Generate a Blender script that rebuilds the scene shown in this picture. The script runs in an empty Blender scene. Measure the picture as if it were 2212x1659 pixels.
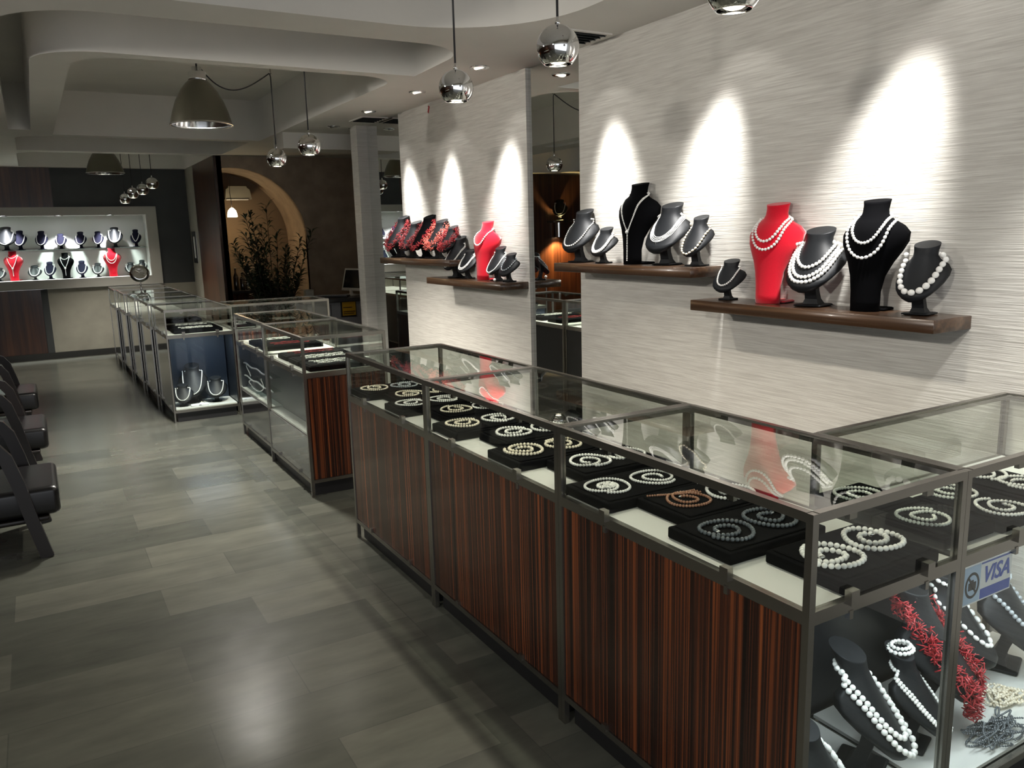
import bpy, math, random
from mathutils import Vector, Matrix
random.seed(7)
PI = math.pi
S = bpy.context.scene
COL = S.collection

# ------------------------------------------------------------------ materials
def mat(name, col=(.5, .5, .5), rough=.5, metal=0., spec=.5, coat=0., sheen=0., emit=None, estr=0.):
    m = bpy.data.materials.new(name); m.use_nodes = True
    b = m.node_tree.nodes['Principled BSDF']
    b.inputs['Base Color'].default_value = (*col, 1)
    b.inputs['Roughness'].default_value = rough
    b.inputs['Metallic'].default_value = metal
    b.inputs['Specular IOR Level'].default_value = spec
    b.inputs['Coat Weight'].default_value = coat
    b.inputs['Coat Roughness'].default_value = .08
    b.inputs['Sheen Weight'].default_value = sheen
    if emit:
        b.inputs['Emission Color'].default_value = (*emit, 1)
        b.inputs['Emission Strength'].default_value = estr
    return m
def nd(m, t, **kw):
    n = m.node_tree.nodes.new(t)
    for k, v in kw.items(): setattr(n, k, v)
    return n
def lk(m, a, b): m.node_tree.links.new(a, b)
def bsdf(m): return m.node_tree.nodes['Principled BSDF']
def coords(m, scale, rot=(0, 0, 0), loc=(0, 0, 0)):
    tc = nd(m, 'ShaderNodeNewGeometry'); mp = nd(m, 'ShaderNodeMapping')
    mp.inputs['Scale'].default_value = scale; mp.inputs['Rotation'].default_value = rot; mp.inputs['Location'].default_value = loc
    lk(m, tc.outputs['Position'], mp.inputs['Vector']); return mp.outputs['Vector']
def noise(m, vec, scale, detail=3., rough=.5):
    n = nd(m, 'ShaderNodeTexNoise'); n.inputs['Scale'].default_value = scale
    n.inputs['Detail'].default_value = detail; n.inputs['Roughness'].default_value = rough
    lk(m, vec, n.inputs['Vector']); return n.outputs['Fac']
def ramp(m, fac, stops):
    r = nd(m, 'ShaderNodeValToRGB'); e = r.color_ramp.elements
    while len(e) < len(stops): e.new(.5)
    for i, (p, c) in enumerate(stops):
        e[i].position = p; e[i].color = (*c, 1)
    lk(m, fac, r.inputs['Fac']); return r.outputs['Color']
def bump(m, h, strength, dist=.01):
    b = nd(m, 'ShaderNodeBump'); b.inputs['Strength'].default_value = strength; b.inputs['Distance'].default_value = dist
    lk(m, h, b.inputs['Height']); lk(m, b.outputs['Normal'], bsdf(m).inputs['Normal'])

def wood(name, stops, zs=.9, fs=70., rough=.25, coat=.3, axis='z'):
    m = mat(name, rough=rough, coat=coat)
    sc = {'z': (1, 1, zs / fs), 'y': (1, zs / fs, 1), 'x': (zs / fs, 1, 1)}[axis]
    v = coords(m, sc)
    f1 = noise(m, v, fs, 2., .6); f2 = noise(m, v, fs * .28, 2., .5)
    mx = nd(m, 'ShaderNodeMath', operation='MULTIPLY_ADD'); mx.inputs[1].default_value = .6
    ad = nd(m, 'ShaderNodeMath', operation='MULTIPLY'); ad.inputs[1].default_value = .4
    lk(m, f2, ad.inputs[0]); lk(m, f1, mx.inputs[0]); lk(m, ad.outputs[0], mx.inputs[2])
    lk(m, ramp(m, mx.outputs[0], stops), bsdf(m).inputs['Base Color'])
    return m
ZEB = [(.37, (.006, .003, .0025)), (.46, (.026, .009, .006)), (.53, (.070, .020, .009)), (.60, (.16, .043, .014)), (.69, (.33, .095, .027))]
M = {}
M['zebrano'] = wood('zebrano_veneer', ZEB, fs=150., zs=.7)
M['zebrano_dark'] = wood('zebrano_dark', [(.3, (.012, .006, .004)), (.5, (.05, .018, .011)), (.7, (.12, .04, .02))])
M['walnut'] = wood('walnut_shelf', [(.3, (.022, .011, .006)), (.5, (.055, .028, .014)), (.7, (.11, .058, .028))], fs=60., axis='y', rough=.3, coat=.2)
M['panel_wood'] = wood('wall_wood', [(.3, (.018, .007, .004)), (.5, (.055, .021, .010)), (.7, (.12, .05, .022))], fs=22., rough=.35, coat=.15)
M['steel'] = mat('brushed_aluminium', (.31, .295, .265), .26, .95)
M['chrome'] = mat('chrome', (.80, .80, .80), .03, 1.)
M['dull_metal'] = mat('dull_spun_metal', (.22, .21, .165), .36, .9)
M['reflector'] = mat('reflector', (.85, .86, .88), .12, 1.)
M['black'] = mat('black_plastic', (.012, .012, .013), .45)
M['cable'] = mat('cable', (.02, .02, .022), .5)
M['mirror'] = mat('mirror_silver', (.80, .82, .80), .005, 1.)
M['dark_glass'] = mat('dark_mirror_panel', (.018, .015, .014), .04, 0., .9, coat=1.)
M['deck'] = mat('white_deck', (.70, .70, .66), .35)
M['velvet_black'] = mat('black_velvet', (.0025, .0025, .003), .9, spec=.04)
M['velvet_red'] = mat('red_velvet', (.62, .006, .022), .85, spec=.1, sheen=.3)
M['leather'] = mat('charcoal_leatherette', (.009, .010, .0115), .48, spec=.24)
M['niche_velvet'] = mat('dark_blue_velvet', (.010, .010, .022), .85, spec=.1)
M['tray'] = mat('tray_velvet', (.0022, .0023, .003), .85, spec=.06)
M['pearl'] = mat('white_pearl', (.93, .92, .88), .18, spec=.6, coat=.4)
M['pearl_gold'] = mat('golden_pearl', (.88, .80, .64), .18, spec=.6, coat=.4)
M['pearl_bronze'] = mat('bronze_pearl', (.36, .17, .10), .2, spec=.7, coat=.5)
M['pearl_grey'] = mat('grey_pearl', (.42, .45, .47), .18, spec=.7, coat=.5)
M['pearl_dark'] = mat('dark_pearl', (.10, .115, .13), .16, spec=.8, coat=.6)
M['coral'] = mat('red_coral', (.40, .028, .034), .35)
M['coral_pink'] = mat('pink_coral', (.72, .16, .12), .35)
M['silver'] = mat('silver_clasp', (.8, .8, .8), .15, 1.)
M['case_blue'] = mat('dark_blue_lining', (.012, .018, .030), .5)
M['case_purple'] = mat('grey_purple_lining', (.050, .048, .056), .35)
M['case_black'] = mat('black_lining', (.010, .011, .013), .3)
M['ceiling'] = mat('ceiling_paint', (.72, .695, .645), .8)
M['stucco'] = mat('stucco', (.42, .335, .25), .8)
M['stucco_shade'] = mat('shaded_stucco', (.20, .15, .10), .8)  # darker copy of the stucco, alcove shade put into the colour
M['slate'] = mat('slate_paint', (.045, .049, .049), .6)
M['white_paint'] = mat('white_paint', (.72, .71, .68), .5)
M['niche_frame'] = mat('niche_frame_paint', (.46, .445, .40), .5)
M['desk'] = mat('desk_grey', (.32, .32, .34), .45)
M['desk_top'] = mat('desk_top', (.045, .043, .043), .3)
M['beige_plastic'] = mat('beige_plastic', (.55, .51, .43), .45)
M['screen'] = mat('screen_off', (.012, .012, .014), .12)
M['yellow'] = mat('yellow_sign', (.62, .34, .012), .5)
M['chair_leather'] = mat('black_leather', (.0065, .006, .0065), .3)
M['chair_wood'] = mat('dark_stained_wood', (.010, .0065, .0055), .35)
M['leaf'] = mat('dark_leaf', (.030, .050, .022), .5)
M['bark'] = mat('bark', (.05, .035, .02), .8)
M['terracotta'] = mat('planter_clay', (.10, .06, .045), .7)
M['sticker_white'] = mat('sticker_white', (.80, .80, .82), .4)
M['sticker_blue'] = mat('sticker_blue', (.035, .075, .36), .4)
M['sticker_pale'] = mat('sticker_pale_blue', (.35, .48, .62), .4)
M['sticker_black'] = mat('sticker_black', (.02, .02, .02), .5)
M['sticker_orange'] = mat('sticker_orange', (.8, .3, .04), .4)
M['skirting'] = mat('dark_skirting', (.022, .022, .02), .5)
M['plaster_white'] = mat('plaster_beige', (.32, .305, .25), .6)
M['glow_cool'] = mat('lamp_cool', (1, 1, 1), .5, emit=(.92, .96, 1.), estr=14.)
M['glow_warm'] = mat('lamp_warm', (1, .95, .85), .5, emit=(1., .80, .50), estr=7.)
M['glow_bulb'] = mat('lamp_bulb', (1, .95, .85), .5, emit=(1., .88, .62), estr=5.)
M['glow_dim'] = mat('lamp_recessed', (.9, .9, .88), .3, emit=(1., .95, .85), estr=.55)
M['tube'] = mat('tube_glow', (1, 1, 1), .5, emit=(.85, .93, 1.), estr=5.)

# clear glass: straight-through transmission plus Fresnel reflection on the outer side
def glass_mat(name, tint=(.95, .97, .95), ior=1.72):
    m = bpy.data.materials.new(name); m.use_nodes = True; nt = m.node_tree; nt.nodes.clear()
    o = nt.nodes.new('ShaderNodeOutputMaterial'); mx = nt.nodes.new('ShaderNodeMixShader')
    t = nt.nodes.new('ShaderNodeBsdfTransparent'); t.inputs[0].default_value = (*tint, 1)
    g = nt.nodes.new('ShaderNodeBsdfGlossy'); g.inputs['Roughness'].default_value = .0
    f = nt.nodes.new('ShaderNodeFresnel'); f.inputs['IOR'].default_value = ior
    ge = nt.nodes.new('ShaderNodeNewGeometry')
    s = nt.nodes.new('ShaderNodeMath'); s.operation = 'SUBTRACT'; s.inputs[0].default_value = 1
    ml = nt.nodes.new('ShaderNodeMath'); ml.operation = 'MULTIPLY'
    nt.links.new(ge.outputs['Backfacing'], s.inputs[1]); nt.links.new(s.outputs[0], ml.inputs[0]); nt.links.new(f.outputs[0], ml.inputs[1])
    nt.links.new(ml.outputs[0], mx.inputs[0]); nt.links.new(t.outputs[0], mx.inputs[1]); nt.links.new(g.outputs[0], mx.inputs[2])
    nt.links.new(mx.outputs[0], o.inputs[0]); return m
M['glass'] = glass_mat('clear_glass', ior=1.62)
M['glass_top'] = glass_mat('thick_top_glass', ior=2.0)
M['glass_shelf'] = glass_mat('shelf_glass', (.85, .93, .88), 1.4)

def tile_wall():
    m = mat('ribbed_tile', rough=.42)
    v = coords(m, (1.6, 1.6, 26.))
    wob = noise(m, coords(m, (1, 1, 1)), 5., 2.)
    f = noise(m, v, 3.2, 3., .6)
    f2 = noise(m, coords(m, (1.2, 1.2, 50.)), 4., 2., .6)
    mm = nd(m, 'ShaderNodeMath', operation='ADD'); lk(m, f, mm.inputs[0]); lk(m, f2, mm.inputs[1])
    hf = nd(m, 'ShaderNodeMath', operation='MULTIPLY'); hf.inputs[1].default_value = .5; lk(m, mm.outputs[0], hf.inputs[0])
    # joints every 1.2 m along the wall and 0.6 m in height
    lk(m, ramp(m, hf.outputs[0], [(.36, (.52, .495, .450)), (.5, (.61, .585, .535)), (.62, (.68, .66, .605))]), bsdf(m).inputs['Base Color'])
    bump(m, hf.outputs[0], .3, .010)
    return m
M['tile_wall'] = tile_wall()

def floor_mat(name, w, h, rot=0., loc=(0, 0, 0)):
    m = mat(name, rough=.24, spec=.42)
    v = coords(m, (1, 1, 1), (0, 0, rot), loc)
    b = nd(m, 'ShaderNodeTexBrick'); b.offset = .37; b.offset_frequency = 2; b.squash = 1.
    b.inputs['Scale'].default_value = 1.; b.inputs['Brick Width'].default_value = w; b.inputs['Row Height'].default_value = h
    b.inputs['Mortar Size'].default_value = .0025; b.inputs['Mortar Smooth'].default_value = .3
    b.inputs['Color1'].default_value = (.078, .082, .069, 1); b.inputs['Color2'].default_value = (.132, .133, .110, 1)
    b.inputs['Mortar'].default_value = (.085, .087, .075, 1)
    lk(m, v, b.inputs['Vector'])
    n = noise(m, coords(m, (.8, 2.6, 1)), 3., 4., .6)
    r = ramp(m, n, [(.3, (.78, .78, .78)), (.7, (1.15, 1.15, 1.12))])
    mx = nd(m, 'ShaderNodeMix', data_type='RGBA', blend_type='MULTIPLY'); mx.inputs['Factor'].default_value = 1
    lk(m, b.outputs['Color'], mx.inputs[6]); lk(m, r, mx.inputs[7]); lk(m, mx.outputs[2], bsdf(m).inputs['Base Color'])
    n2 = noise(m, coords(m, (1, 1, 1)), 9., 3.)
    rr = nd(m, 'ShaderNodeMapRange'); rr.inputs[3].default_value = .19; rr.inputs[4].default_value = .27
    lk(m, n2, rr.inputs[0]); lk(m, rr.outputs[0], bsdf(m).inputs['Roughness'])
    bump(m, n2, .012, .01)
    return m
M['floor'] = floor_mat('floor_tile', .9, .30, 0., (.25, .12, 0))
M['floor_border'] = floor_mat('floor_border_tile', .19, .32, PI / 2, (0, 1.08, 0))
def grain(m, col, amp=.18, scale=30.):
    n = noise(m, coords(m, (1, 1, 1)), scale, 4.)
    lo = tuple(c * (1 - amp) for c in col); hi = tuple(min(1, c * (1 + amp)) for c in col)
    lk(m, ramp(m, n, [(.3, lo), (.7, hi)]), bsdf(m).inputs['Base Color'])
grain(M['stucco'], (.42, .335, .25), .16, 6.); grain(M['plaster_white'], (.32, .305, .25), .1, 5.)
grain(M['ceiling'], (.72, .695, .645), .03, 3.); grain(M['leaf'], (.030, .050, .022), .5, 14.)
grain(M['leather'], (.009, .010, .0115), .15, 300.); grain(M['chair_leather'], (.0065, .006, .0065), .2, 120.)
grain(M['slate'], (.045, .049, .049), .1, 4.); grain(M['velvet_red'], (.62, .006, .022), .1, 400.)
grain(M['desk'], (.32, .32, .34), .06, 20.); grain(M['coral'], (.40, .028, .034), .35, 200.); grain(M['coral_pink'], (.72, .16, .12), .3, 200.)

# ------------------------------------------------------------------ mesh helpers
def ico(sub):
    import bmesh
    b = bmesh.new(); bmesh.ops.create_icosphere(b, subdivisions=sub, radius=1.)
    b.verts.ensure_lookup_table()
    r = ([tuple(v.co) for v in b.verts], [tuple(v.index for v in f.verts) for f in b.faces]); b.free(); return r
ICO = {k: ico(k) for k in (1, 2, 3)}
class MB:
    def __init__(s): s.v = []; s.f = []; s.sm = []; s.mi = []
    def add(s, vs, fs, smooth=False, mi=0):
        o = len(s.v); s.v += [tuple(p) for p in vs]
        for f in fs: s.f.append(tuple(i + o for i in f)); s.sm.append(smooth); s.mi.append(mi)
        return s
    def box(s, x0, x1, y0, y1, z0, z1, mi=0):
        vs = [(x, y, z) for x in (x0, x1) for y in (y0, y1) for z in (z0, z1)]
        return s.add(vs, [(0, 1, 3, 2), (4, 6, 7, 5), (0, 4, 5, 1), (2, 3, 7, 6), (0, 2, 6, 4), (1, 5, 7, 3)], False, mi)
    def obox(s, c, ax, ay, az, hx, hy, hz, mi=0):      # oriented box
        c = Vector(c); vs = []
        for a in (-1, 1):
            for b in (-1, 1):
                for d in (-1, 1): vs.append(c + ax * (a * hx) + ay * (b * hy) + az * (d * hz))
        return s.add(vs, [(0, 1, 3, 2), (4, 6, 7, 5), (0, 4, 5, 1), (2, 3, 7, 6), (0, 2, 6, 4), (1, 5, 7, 3)], False, mi)
    def bbox(s, x0, x1, y0, y1, z0, z1, r=.01, n=3, mi=0):   # box with rounded vertical and top edges
        def ring(i, z):
            pts = []
            a0, a1, b0, b1 = x0 + i, x1 - i, y0 + i, y1 - i
            for cx, cy, t0 in ((a1 - r, b1 - r, 0), (a0 + r, b1 - r, PI / 2), (a0 + r, b0 + r, PI), (a1 - r, b0 + r, 1.5 * PI)):
                for k in range(n + 1):
                    t = t0 + PI / 2 * k / n; pts.append((cx + r * math.cos(t), cy + r * math.sin(t), z))
            return pts
        rs = []
        for k in range(n + 1):
            t = PI / 2 * k / n; rs.append(ring(r * (1 - math.sin(t)) * .9, z0 + r * (1 - math.cos(t))))
        for k in range(n + 1):
            t = PI / 2 * k / n; rs.append(ring(r * (1 - math.cos(t)) * .9, z1 - r + r * math.sin(t)))
        return s.loft(rs, True, True, True, mi)
    def loft(s, rings, closed=True, cap0=True, cap1=True, mi=0, smooth=True):
        n = len(rings[0]); vs = [p for r in rings for p in r]; fs = []
        for i in range(len(rings) - 1):
            for j in range(n if closed else n - 1):
                k = (j + 1) % n; fs.append((i * n + j, i * n + k, (i + 1) * n + k, (i + 1) * n + j))
        o = len(s.v); s.add(vs, fs, smooth, mi)
        if cap0: s.f.append(tuple(o + j for j in reversed(range(n)))); s.sm.append(False); s.mi.append(mi)
        if cap1: s.f.append(tuple(o + (len(rings) - 1) * n + j for j in range(n))); s.sm.append(False); s.mi.append(mi)
        return s
    def lathe(s, prof, c=(0, 0, 0), n=24, mi=0, cap=False, mtx=None):
        rings = []
        for r, z in prof:
            ring = []
            for k in range(n):
                p = Vector((r * math.cos(2 * PI * k / n), r * math.sin(2 * PI * k / n), z))
                if mtx: p = mtx @ p
                ring.append(tuple(p + Vector(c)))
            rings.append(ring)
        return s.loft(rings, True, cap, cap, mi)
    def tube(s, pts, r, n=8, mi=0, cap=True):
        pts = [Vector(p) for p in pts]; rs = r if isinstance(r, (list, tuple)) else [r] * len(pts); rings = []
        for i, p in enumerate(pts):
            d = (pts[min(i + 1, len(pts) - 1)] - pts[max(i - 1, 0)]).normalized()
            a = d.cross(Vector((0, 0, 1)))
            if a.length < .05: a = d.cross(Vector((1, 0, 0)))
            a.normalize(); b = a.cross(d)
            rings.append([tuple(p + (a * math.cos(2 * PI * k / n) + b * math.sin(2 * PI * k / n)) * rs[i]) for k in range(n)])
        return s.loft(rings, True, cap, cap, mi)
    def ball(s, c, r, sub=1, sc=(1, 1, 1), mi=0):
        V, F = ICO[sub]
        return s.add([(c[0] + x * r * sc[0], c[1] + y * r * sc[1], c[2] + z * r * sc[2]) for x, y, z in V], F, True, mi)
    def build(s, name, m, parent=None, loc=None):
        me = bpy.data.meshes.new(name); me.from_pydata(s.v, [], s.f)
        for mm in (m if isinstance(m, (list, tuple)) else [m]): me.materials.append(mm)
        me.polygons.foreach_set('use_smooth', s.sm); me.polygons.foreach_set('material_index', s.mi); me.update()
        o = bpy.data.objects.new(name, me); COL.objects.link(o)
        if parent: o.parent = parent
        if loc: o.location = loc
        return o
LABELS = {}
def tag(o, label, cat, group=None, kind=None):
    o['label'] = label; o['category'] = cat
    LABELS[label] = LABELS.get(label, 0) + 1
    if group: o['group'] = group
    if kind: o['kind'] = kind
    return o
def thing(name, label, cat, loc=(0, 0, 0), rz=0., group=None):
    o = bpy.data.objects.new(name, None); COL.objects.link(o); o.empty_display_size = .05
    o.location = loc; o.rotation_euler = (0, 0, rz); return tag(o, label, cat, group)
def struct(name, mb, m):
    o = mb.build(name, m); o['kind'] = 'structure'; return o
ORD = ['first', 'second', 'third', 'fourth', 'fifth', 'sixth', 'seventh', 'eighth', 'ninth', 'tenth', 'eleventh', 'twelfth']

# ------------------------------------------------------------------ camera
H0 = 1.55
def look():
    yaw, pitch, roll = math.radians(29.974), math.radians(10.653), math.radians(-1.5504)
    cy, sy, cp, sp, cr, sr = math.cos(yaw), math.sin(yaw), math.cos(pitch), math.sin(pitch), math.cos(roll), math.sin(roll)
    fwd = Vector((sy * cp, cy * cp, -sp)); right = Vector((cy, -sy, 0)); up = right.cross(fwd)
    r = right * cr + up * sr; u = up * cr - right * sr
    return Matrix(((r.x, u.x, -fwd.x, 0), (r.y, u.y, -fwd.y, 0), (r.z, u.z, -fwd.z, H0), (0, 0, 0, 1)))
cam = bpy.data.cameras.new('camera'); cam.sensor_fit = 'HORIZONTAL'; cam.sensor_width = 36.
cam.lens = 1749.8 / 2212 * 36.; cam.clip_start = .05
co = bpy.data.objects.new('camera', cam); COL.objects.link(co); co.matrix_world = look(); S.camera = co

# ------------------------------------------------------------------ room shell
XW, ZC, ZU = 2.80, 2.55, 2.95
YF = 12.70
m = MB(); m.box(-3.7, 1.07, -1.8, 13.2, -.08, 0, 0); m.box(1.07, 4.4, -1.8, 13.2, -.08, 0, 1)
struct('floor', m, [M['floor'], M['floor_border']])

def arc(cx, cy, r, a0, a1, n=10):
    return [(cx + r * math.cos(math.radians(a0 + (a1 - a0) * k / n)), cy + r * math.sin(math.radians(a0 + (a1 - a0) * k / n))) for k in range(n + 1)]
def slab2d(name, outer, holes, z0, z1, m):
    cu = bpy.data.curves.new(name, 'CURVE'); cu.dimensions = '2D'; cu.fill_mode = 'BOTH'; cu.extrude = (z1 - z0) / 2
    for pts in [outer] + holes:
        sp = cu.splines.new('POLY'); sp.points.add(len(pts) - 1); sp.use_cyclic_u = True
        for p, q in zip(sp.points, pts): p.co = (q[0], q[1], 0, 1)
    t = bpy.data.objects.new(name, cu); COL.objects.link(t)
    dg = bpy.context.evaluated_depsgraph_get(); dg.update()
    me = bpy.data.meshes.new_from_object(t.evaluated_get(dg)); bpy.data.objects.remove(t)
    me.materials.clear(); me.materials.append(m)
    o = bpy.data.objects.new(name, me); COL.objects.link(o); o.location = (0, 0, (z0 + z1) / 2); return o
h0 = [(-2.6, .4), (2.0, .4)] + arc(1.72, 2.98, .62, 0, 0, 1)[:1] + arc(1.66, 3.22, .66, 0, 90, 12) + [(-2.6, 3.88)]
h0 = [(-2.6, .4), (2.32, .4)] + arc(1.66, 3.22, .66, 0, 90, 12) + [(-2.6, 3.88)]
h1 = arc(.40, 4.66, .46, 180, 270, 10) + arc(1.90, 4.52, .33, 270, 360, 10) + [(2.25, 5.05), (.50, 5.05)] + arc(.40, 5.36, .30, 100, 180, 8)[0:0] + arc(.46, 5.41, .36, 265, 180, 8) + [(.10, 8.6), (-.07, 8.6)]
h2 = arc(.60, 5.46, .30, 180, 270, 8) + arc(1.93, 5.42, .26, 270, 360, 8) + [(2.17, 8.90), (.28, 8.90)]
h3 = arc(.22, 9.30, .25, 180, 270, 6) + [(2.10, 9.04), (2.08, 10.42), (-.03, 10.42)]
h4 = arc(.20, 10.85, .24, 180, 270, 6) + [(2.02, 10.6), (1.98, 12.55), (-.04, 12.55)]
h5 = [(-2.6, 4.25), (-.32, 4.25), (-.32, 12.4), (-2.6, 12.4)]
c = slab2d('ceiling', [(-3.7, -1.8), (4.4, -1.8), (4.4, 13.2), (-3.7, 13.2)], [h0, h1, h2, h3, h4, h5], ZC, ZU, M['ceiling']); c['kind'] = 'structure'
m = MB(); m.box(-3.7, 4.4, -1.8, 13.2, ZU, ZU + .06); struct('ceiling_upper', m, M['ceiling'])
m = MB(); m.box(2.2, 4.2, 8.10, 8.45, 2.40, ZC); struct('trim_bulkhead', m, M['ceiling'])

# right wall: backing, tiled panels, mirrors
m = MB(); m.box(XW + .012, XW + .12, -1.8, 7.43, 0, ZC); struct('wall_right', m, M['white_paint'])
m = MB(); m.box(XW - .02, XW + .012, -1.2, 3.97, 0, ZC)
struct('wall_right_tiled_near', m, M['tile_wall'])
m = MB(); m.box(XW - .02, XW + .012, 4.55, 6.62, 0, ZC); struct('wall_right_tiled_far', m, M['tile_wall'])
for (a, b, lab) in ((3.972, 4.548, 'tall wall mirror between the two ribbed tile panels'), (6.622, 7.4295, 'tall wall mirror between the far tile panel and the column')):
    t = thing('wall_mirror', lab, 'mirror', (XW, (a + b) / 2, 0), group='tall wall mirrors')
    h = (b - a) / 2
    MB().box(0, .010, -h, h, .0, ZC - .002).build('mirror_glass', M['mirror'], t)
    MB().box(-.002, .0, -h, -h + .002, .0, ZC - .002).build('edge_strip', M['slate'], t)
m = MB(); m.box(2.70, 2.95, 7.43, 7.60, 0, ZC); struct('column', m, M['tile_wall'])

# rear room: stucco wall with arch, wood clad wall
def arch_wall():
    y0, y1, yb = 10.55, 10.62, 11.48
    AR = [(2.2 + .88 * math.cos(a), 1.53 + .88 * math.sin(a)) for a in [math.radians(97 - 97 * k / 24) for k in range(25)]]
    prof = [(2.09, 0), (2.09, 2.40)] + AR + [(3.08, 0)]
    w = slab2d('wall_rear_stucco', [(4.3, 0), (4.3, ZC), (2.03, ZC), (2.03, 0)] + prof, [], y0, y1, M['stucco'])
    w.rotation_euler = (PI / 2, 0, 0); w.location = (0, (y0 + y1) / 2, 0); w['kind'] = 'structure'
    m = MB(); m.loft([[(x, y0 + .001, z) for x, z in prof], [(x, yb, z) for x, z in prof]], False, False, False, 0, True)
    struct('wall_alcove', m, M['stucco'])
    m = MB(); m.box(2.05, 3.3, yb, yb + .06, 0, 2.5); struct('wall_alcove_back', m, M['stucco_shade'])
arch_wall()
m = MB(); m.box(2.00, 2.09, 10.55, 12.05, 0, ZC); struct('wall_wood_clad', m, M['panel_wood'])
m = MB(); m.box(2.00, 2.09, 12.05, YF, 0, ZC); struct('wall_rear_side', m, M['plaster_white'])
m = MB(); m.box(4.2, 4.3, 7.45, 10.55, 0, ZC); m.box(2.95, 4.2, 7.45, 7.6, 0, ZC); struct('wall_rear_right', m, M['stucco'])
# far wall around the niche (opening x -1.1..1.42, z 1.07..1.93)
m = MB()
m.box(.30, 2.0, YF, YF + .1, 2.03, ZU); m.box(1.52, 2.0, YF, YF + .1, .95, 2.03)
struct('wall_far', m, M['slate'])
m = MB(); m.box(-3.6, .30, YF, YF + .1, 2.03, ZU); m.box(-3.6, -1.2, YF, YF + .1, 0, 2.03); m.box(-1.2, .05, YF, YF + .1, .0, .95); struct('wall_far_wood', m, M['panel_wood'])
m = MB(); m.box(.05, 2.0, YF, YF + .1, 0, .95); struct('wall_far_lower', m, M['plaster_white'])
m = MB(); m.box(.02, .10, YF - .012, YF, .08, .95); struct('trim_1', m, M['slate'])
m = MB(); m.box(-3.6, 2.0, YF - .02, YF, 0, .085); struct('baseboard_far', m, M['skirting'])
m = MB(); m.box(-3.7, -3.6, -1.8, 13.2, 0, ZU); struct('wall_left', m, M['panel_wood'])
# niche
m = MB(); m.box(-1.22, 1.56, YF - .05, YF + .02, 1.925, 2.035); m.box(-1.22, 1.56, YF - .05, YF + .02, .955, 1.075)
m.box(1.42, 1.56, YF - .05, YF + .02, 1.075, 1.925); m.box(-1.22, -1.1, YF - .05, YF + .02, 1.075, 1.925); struct('trim_niche_frame', m, M['niche_frame'])
m = MB(); m.box(-1.12, 1.44, YF + .36, YF + .38, 1.05, 1.95); m.box(-1.12, 1.44, YF + .02, YF + .36, 1.055, 1.075); m.box(-1.12, 1.44, YF + .02, YF + .36, 1.925, 1.945)
m.box(1.42, 1.44, YF + .02, YF + .36, 1.075, 1.925); m.box(-1.12, -1.1, YF + .02, YF + .36, 1.075, 1.925); struct('wall_niche', m, M['white_paint'])

# ------------------------------------------------------------------ display cases
HC, HD = .975, .760           # case height, deck height
def display_case(label, x0, x1, y0, y1, low, panes='WESN', bay=None, group=None, clips='WS', hc=HC, p=.018):
    cx, cy = (x0 + x1) / 2, (y0 + y1) / 2
    t = thing('display_case', label, 'display case', (cx, cy, 0), group=group)
    a, b, c_, d = x0 - cx, x1 - cx, y0 - cy, y1 - cy
    for px_ in (a, b - p):
        for py_ in (c_, d - p): MB().box(px_, px_ + p, py_, py_ + p, 0, hc - .001).build('post', M['steel'], t)
    def frame(name, z0, z1):
        m = MB(); m.box(a + p, b - p, c_, c_ + p, z0, z1); m.box(a + p, b - p, d - p, d, z0, z1)
        m.box(a, a + p, c_ + p, d - p, z0, z1); m.box(b - p, b, c_ + p, d - p, z0, z1)
        return m.build(name, M['steel'], t)
    frame('top_frame', hc - .021, hc); frame('deck_frame', HD - .03, HD); frame('base_frame', .085, .105)
    MB().box(a + p, b - p, c_ + p, d - p, hc - .012, hc - .004).build('top_pane', M['glass_top'], t)
    g = .004
    def side(sd, z0, z1, m, name, off=.006, th=.006):
        mb = MB()
        if sd == 'W': mb.box(a + off, a + off + th, c_ + p, d - p, z0, z1)
        if sd == 'E': mb.box(b - off - th, b - off, c_ + p, d - p, z0, z1)
        if sd == 'S': mb.box(a + p, b - p, c_ + off, c_ + off + th, z0, z1)
        if sd == 'N': mb.box(a + p, b - p, d - off - th, d - off, z0, z1)
        return mb.build(name, m, t)
    for sd in panes: side(sd, HD, hc - .021, M['glass'], 'side_pane')
    MB().box(a + p, b - p, c_ + p, d - p, HD - .008, HD).build('deck', M['deck'], t)
    for sd, m in low.items():
        nm = 'glass_front' if m == 'glass' else 'panel'
        o = side(sd, .107, HD - .032, M[m], nm, .004 if m != 'glass' else .006, .012 if m != 'glass' else .006)
    MB().box(a + .03, b - .03, c_ + .03, d - .03, 0, .085).build('plinth', M['black'], t)
    # little steel clips holding the panes
    def clip(x, y, z, ex, ey, ez=.011):
        MB().box(x - ex, x + ex, y - ey, y + ey, z - ez, z + ez).build('glass_clip', M['steel'], t)
    if 'W' in clips:
        for f in (.25, .75):
            y = c_ + (d - c_) * f
            clip(a - .001, y, HD + .006, .009, .013, .016); clip(a + .004, y, HD - .036, .006, .006, .010)
            clip(a - .001, y, .112, .007, .010, .010); clip(a + .012, y, hc - .028, .006, .010, .008)
    if 'S' in clips:
        for f in (.25, .75):
            x = a + (b - a) * f
            clip(x, c_ - .001, HD + .006, .013, .009, .016); clip(x, c_ + .004, HD - .036, .006, .006, .010)
            clip(x, c_ + .012, hc - .028, .012, .006, .009)
    return t
FG = 'glass display cases of the long front run'
U3 = display_case('nearest aluminium display case with striped wood front and glass corner', 1.29, 1.82, 1.04, 1.975, dict(W='zebrano', S='glass'), 'WSE', group=FG)
U2 = display_case('middle striped wood display case of the long front run', 1.29, 1.82, 1.976, 2.948, dict(W='zebrano', E='case_black'), 'WE', group=FG, clips='W')
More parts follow.
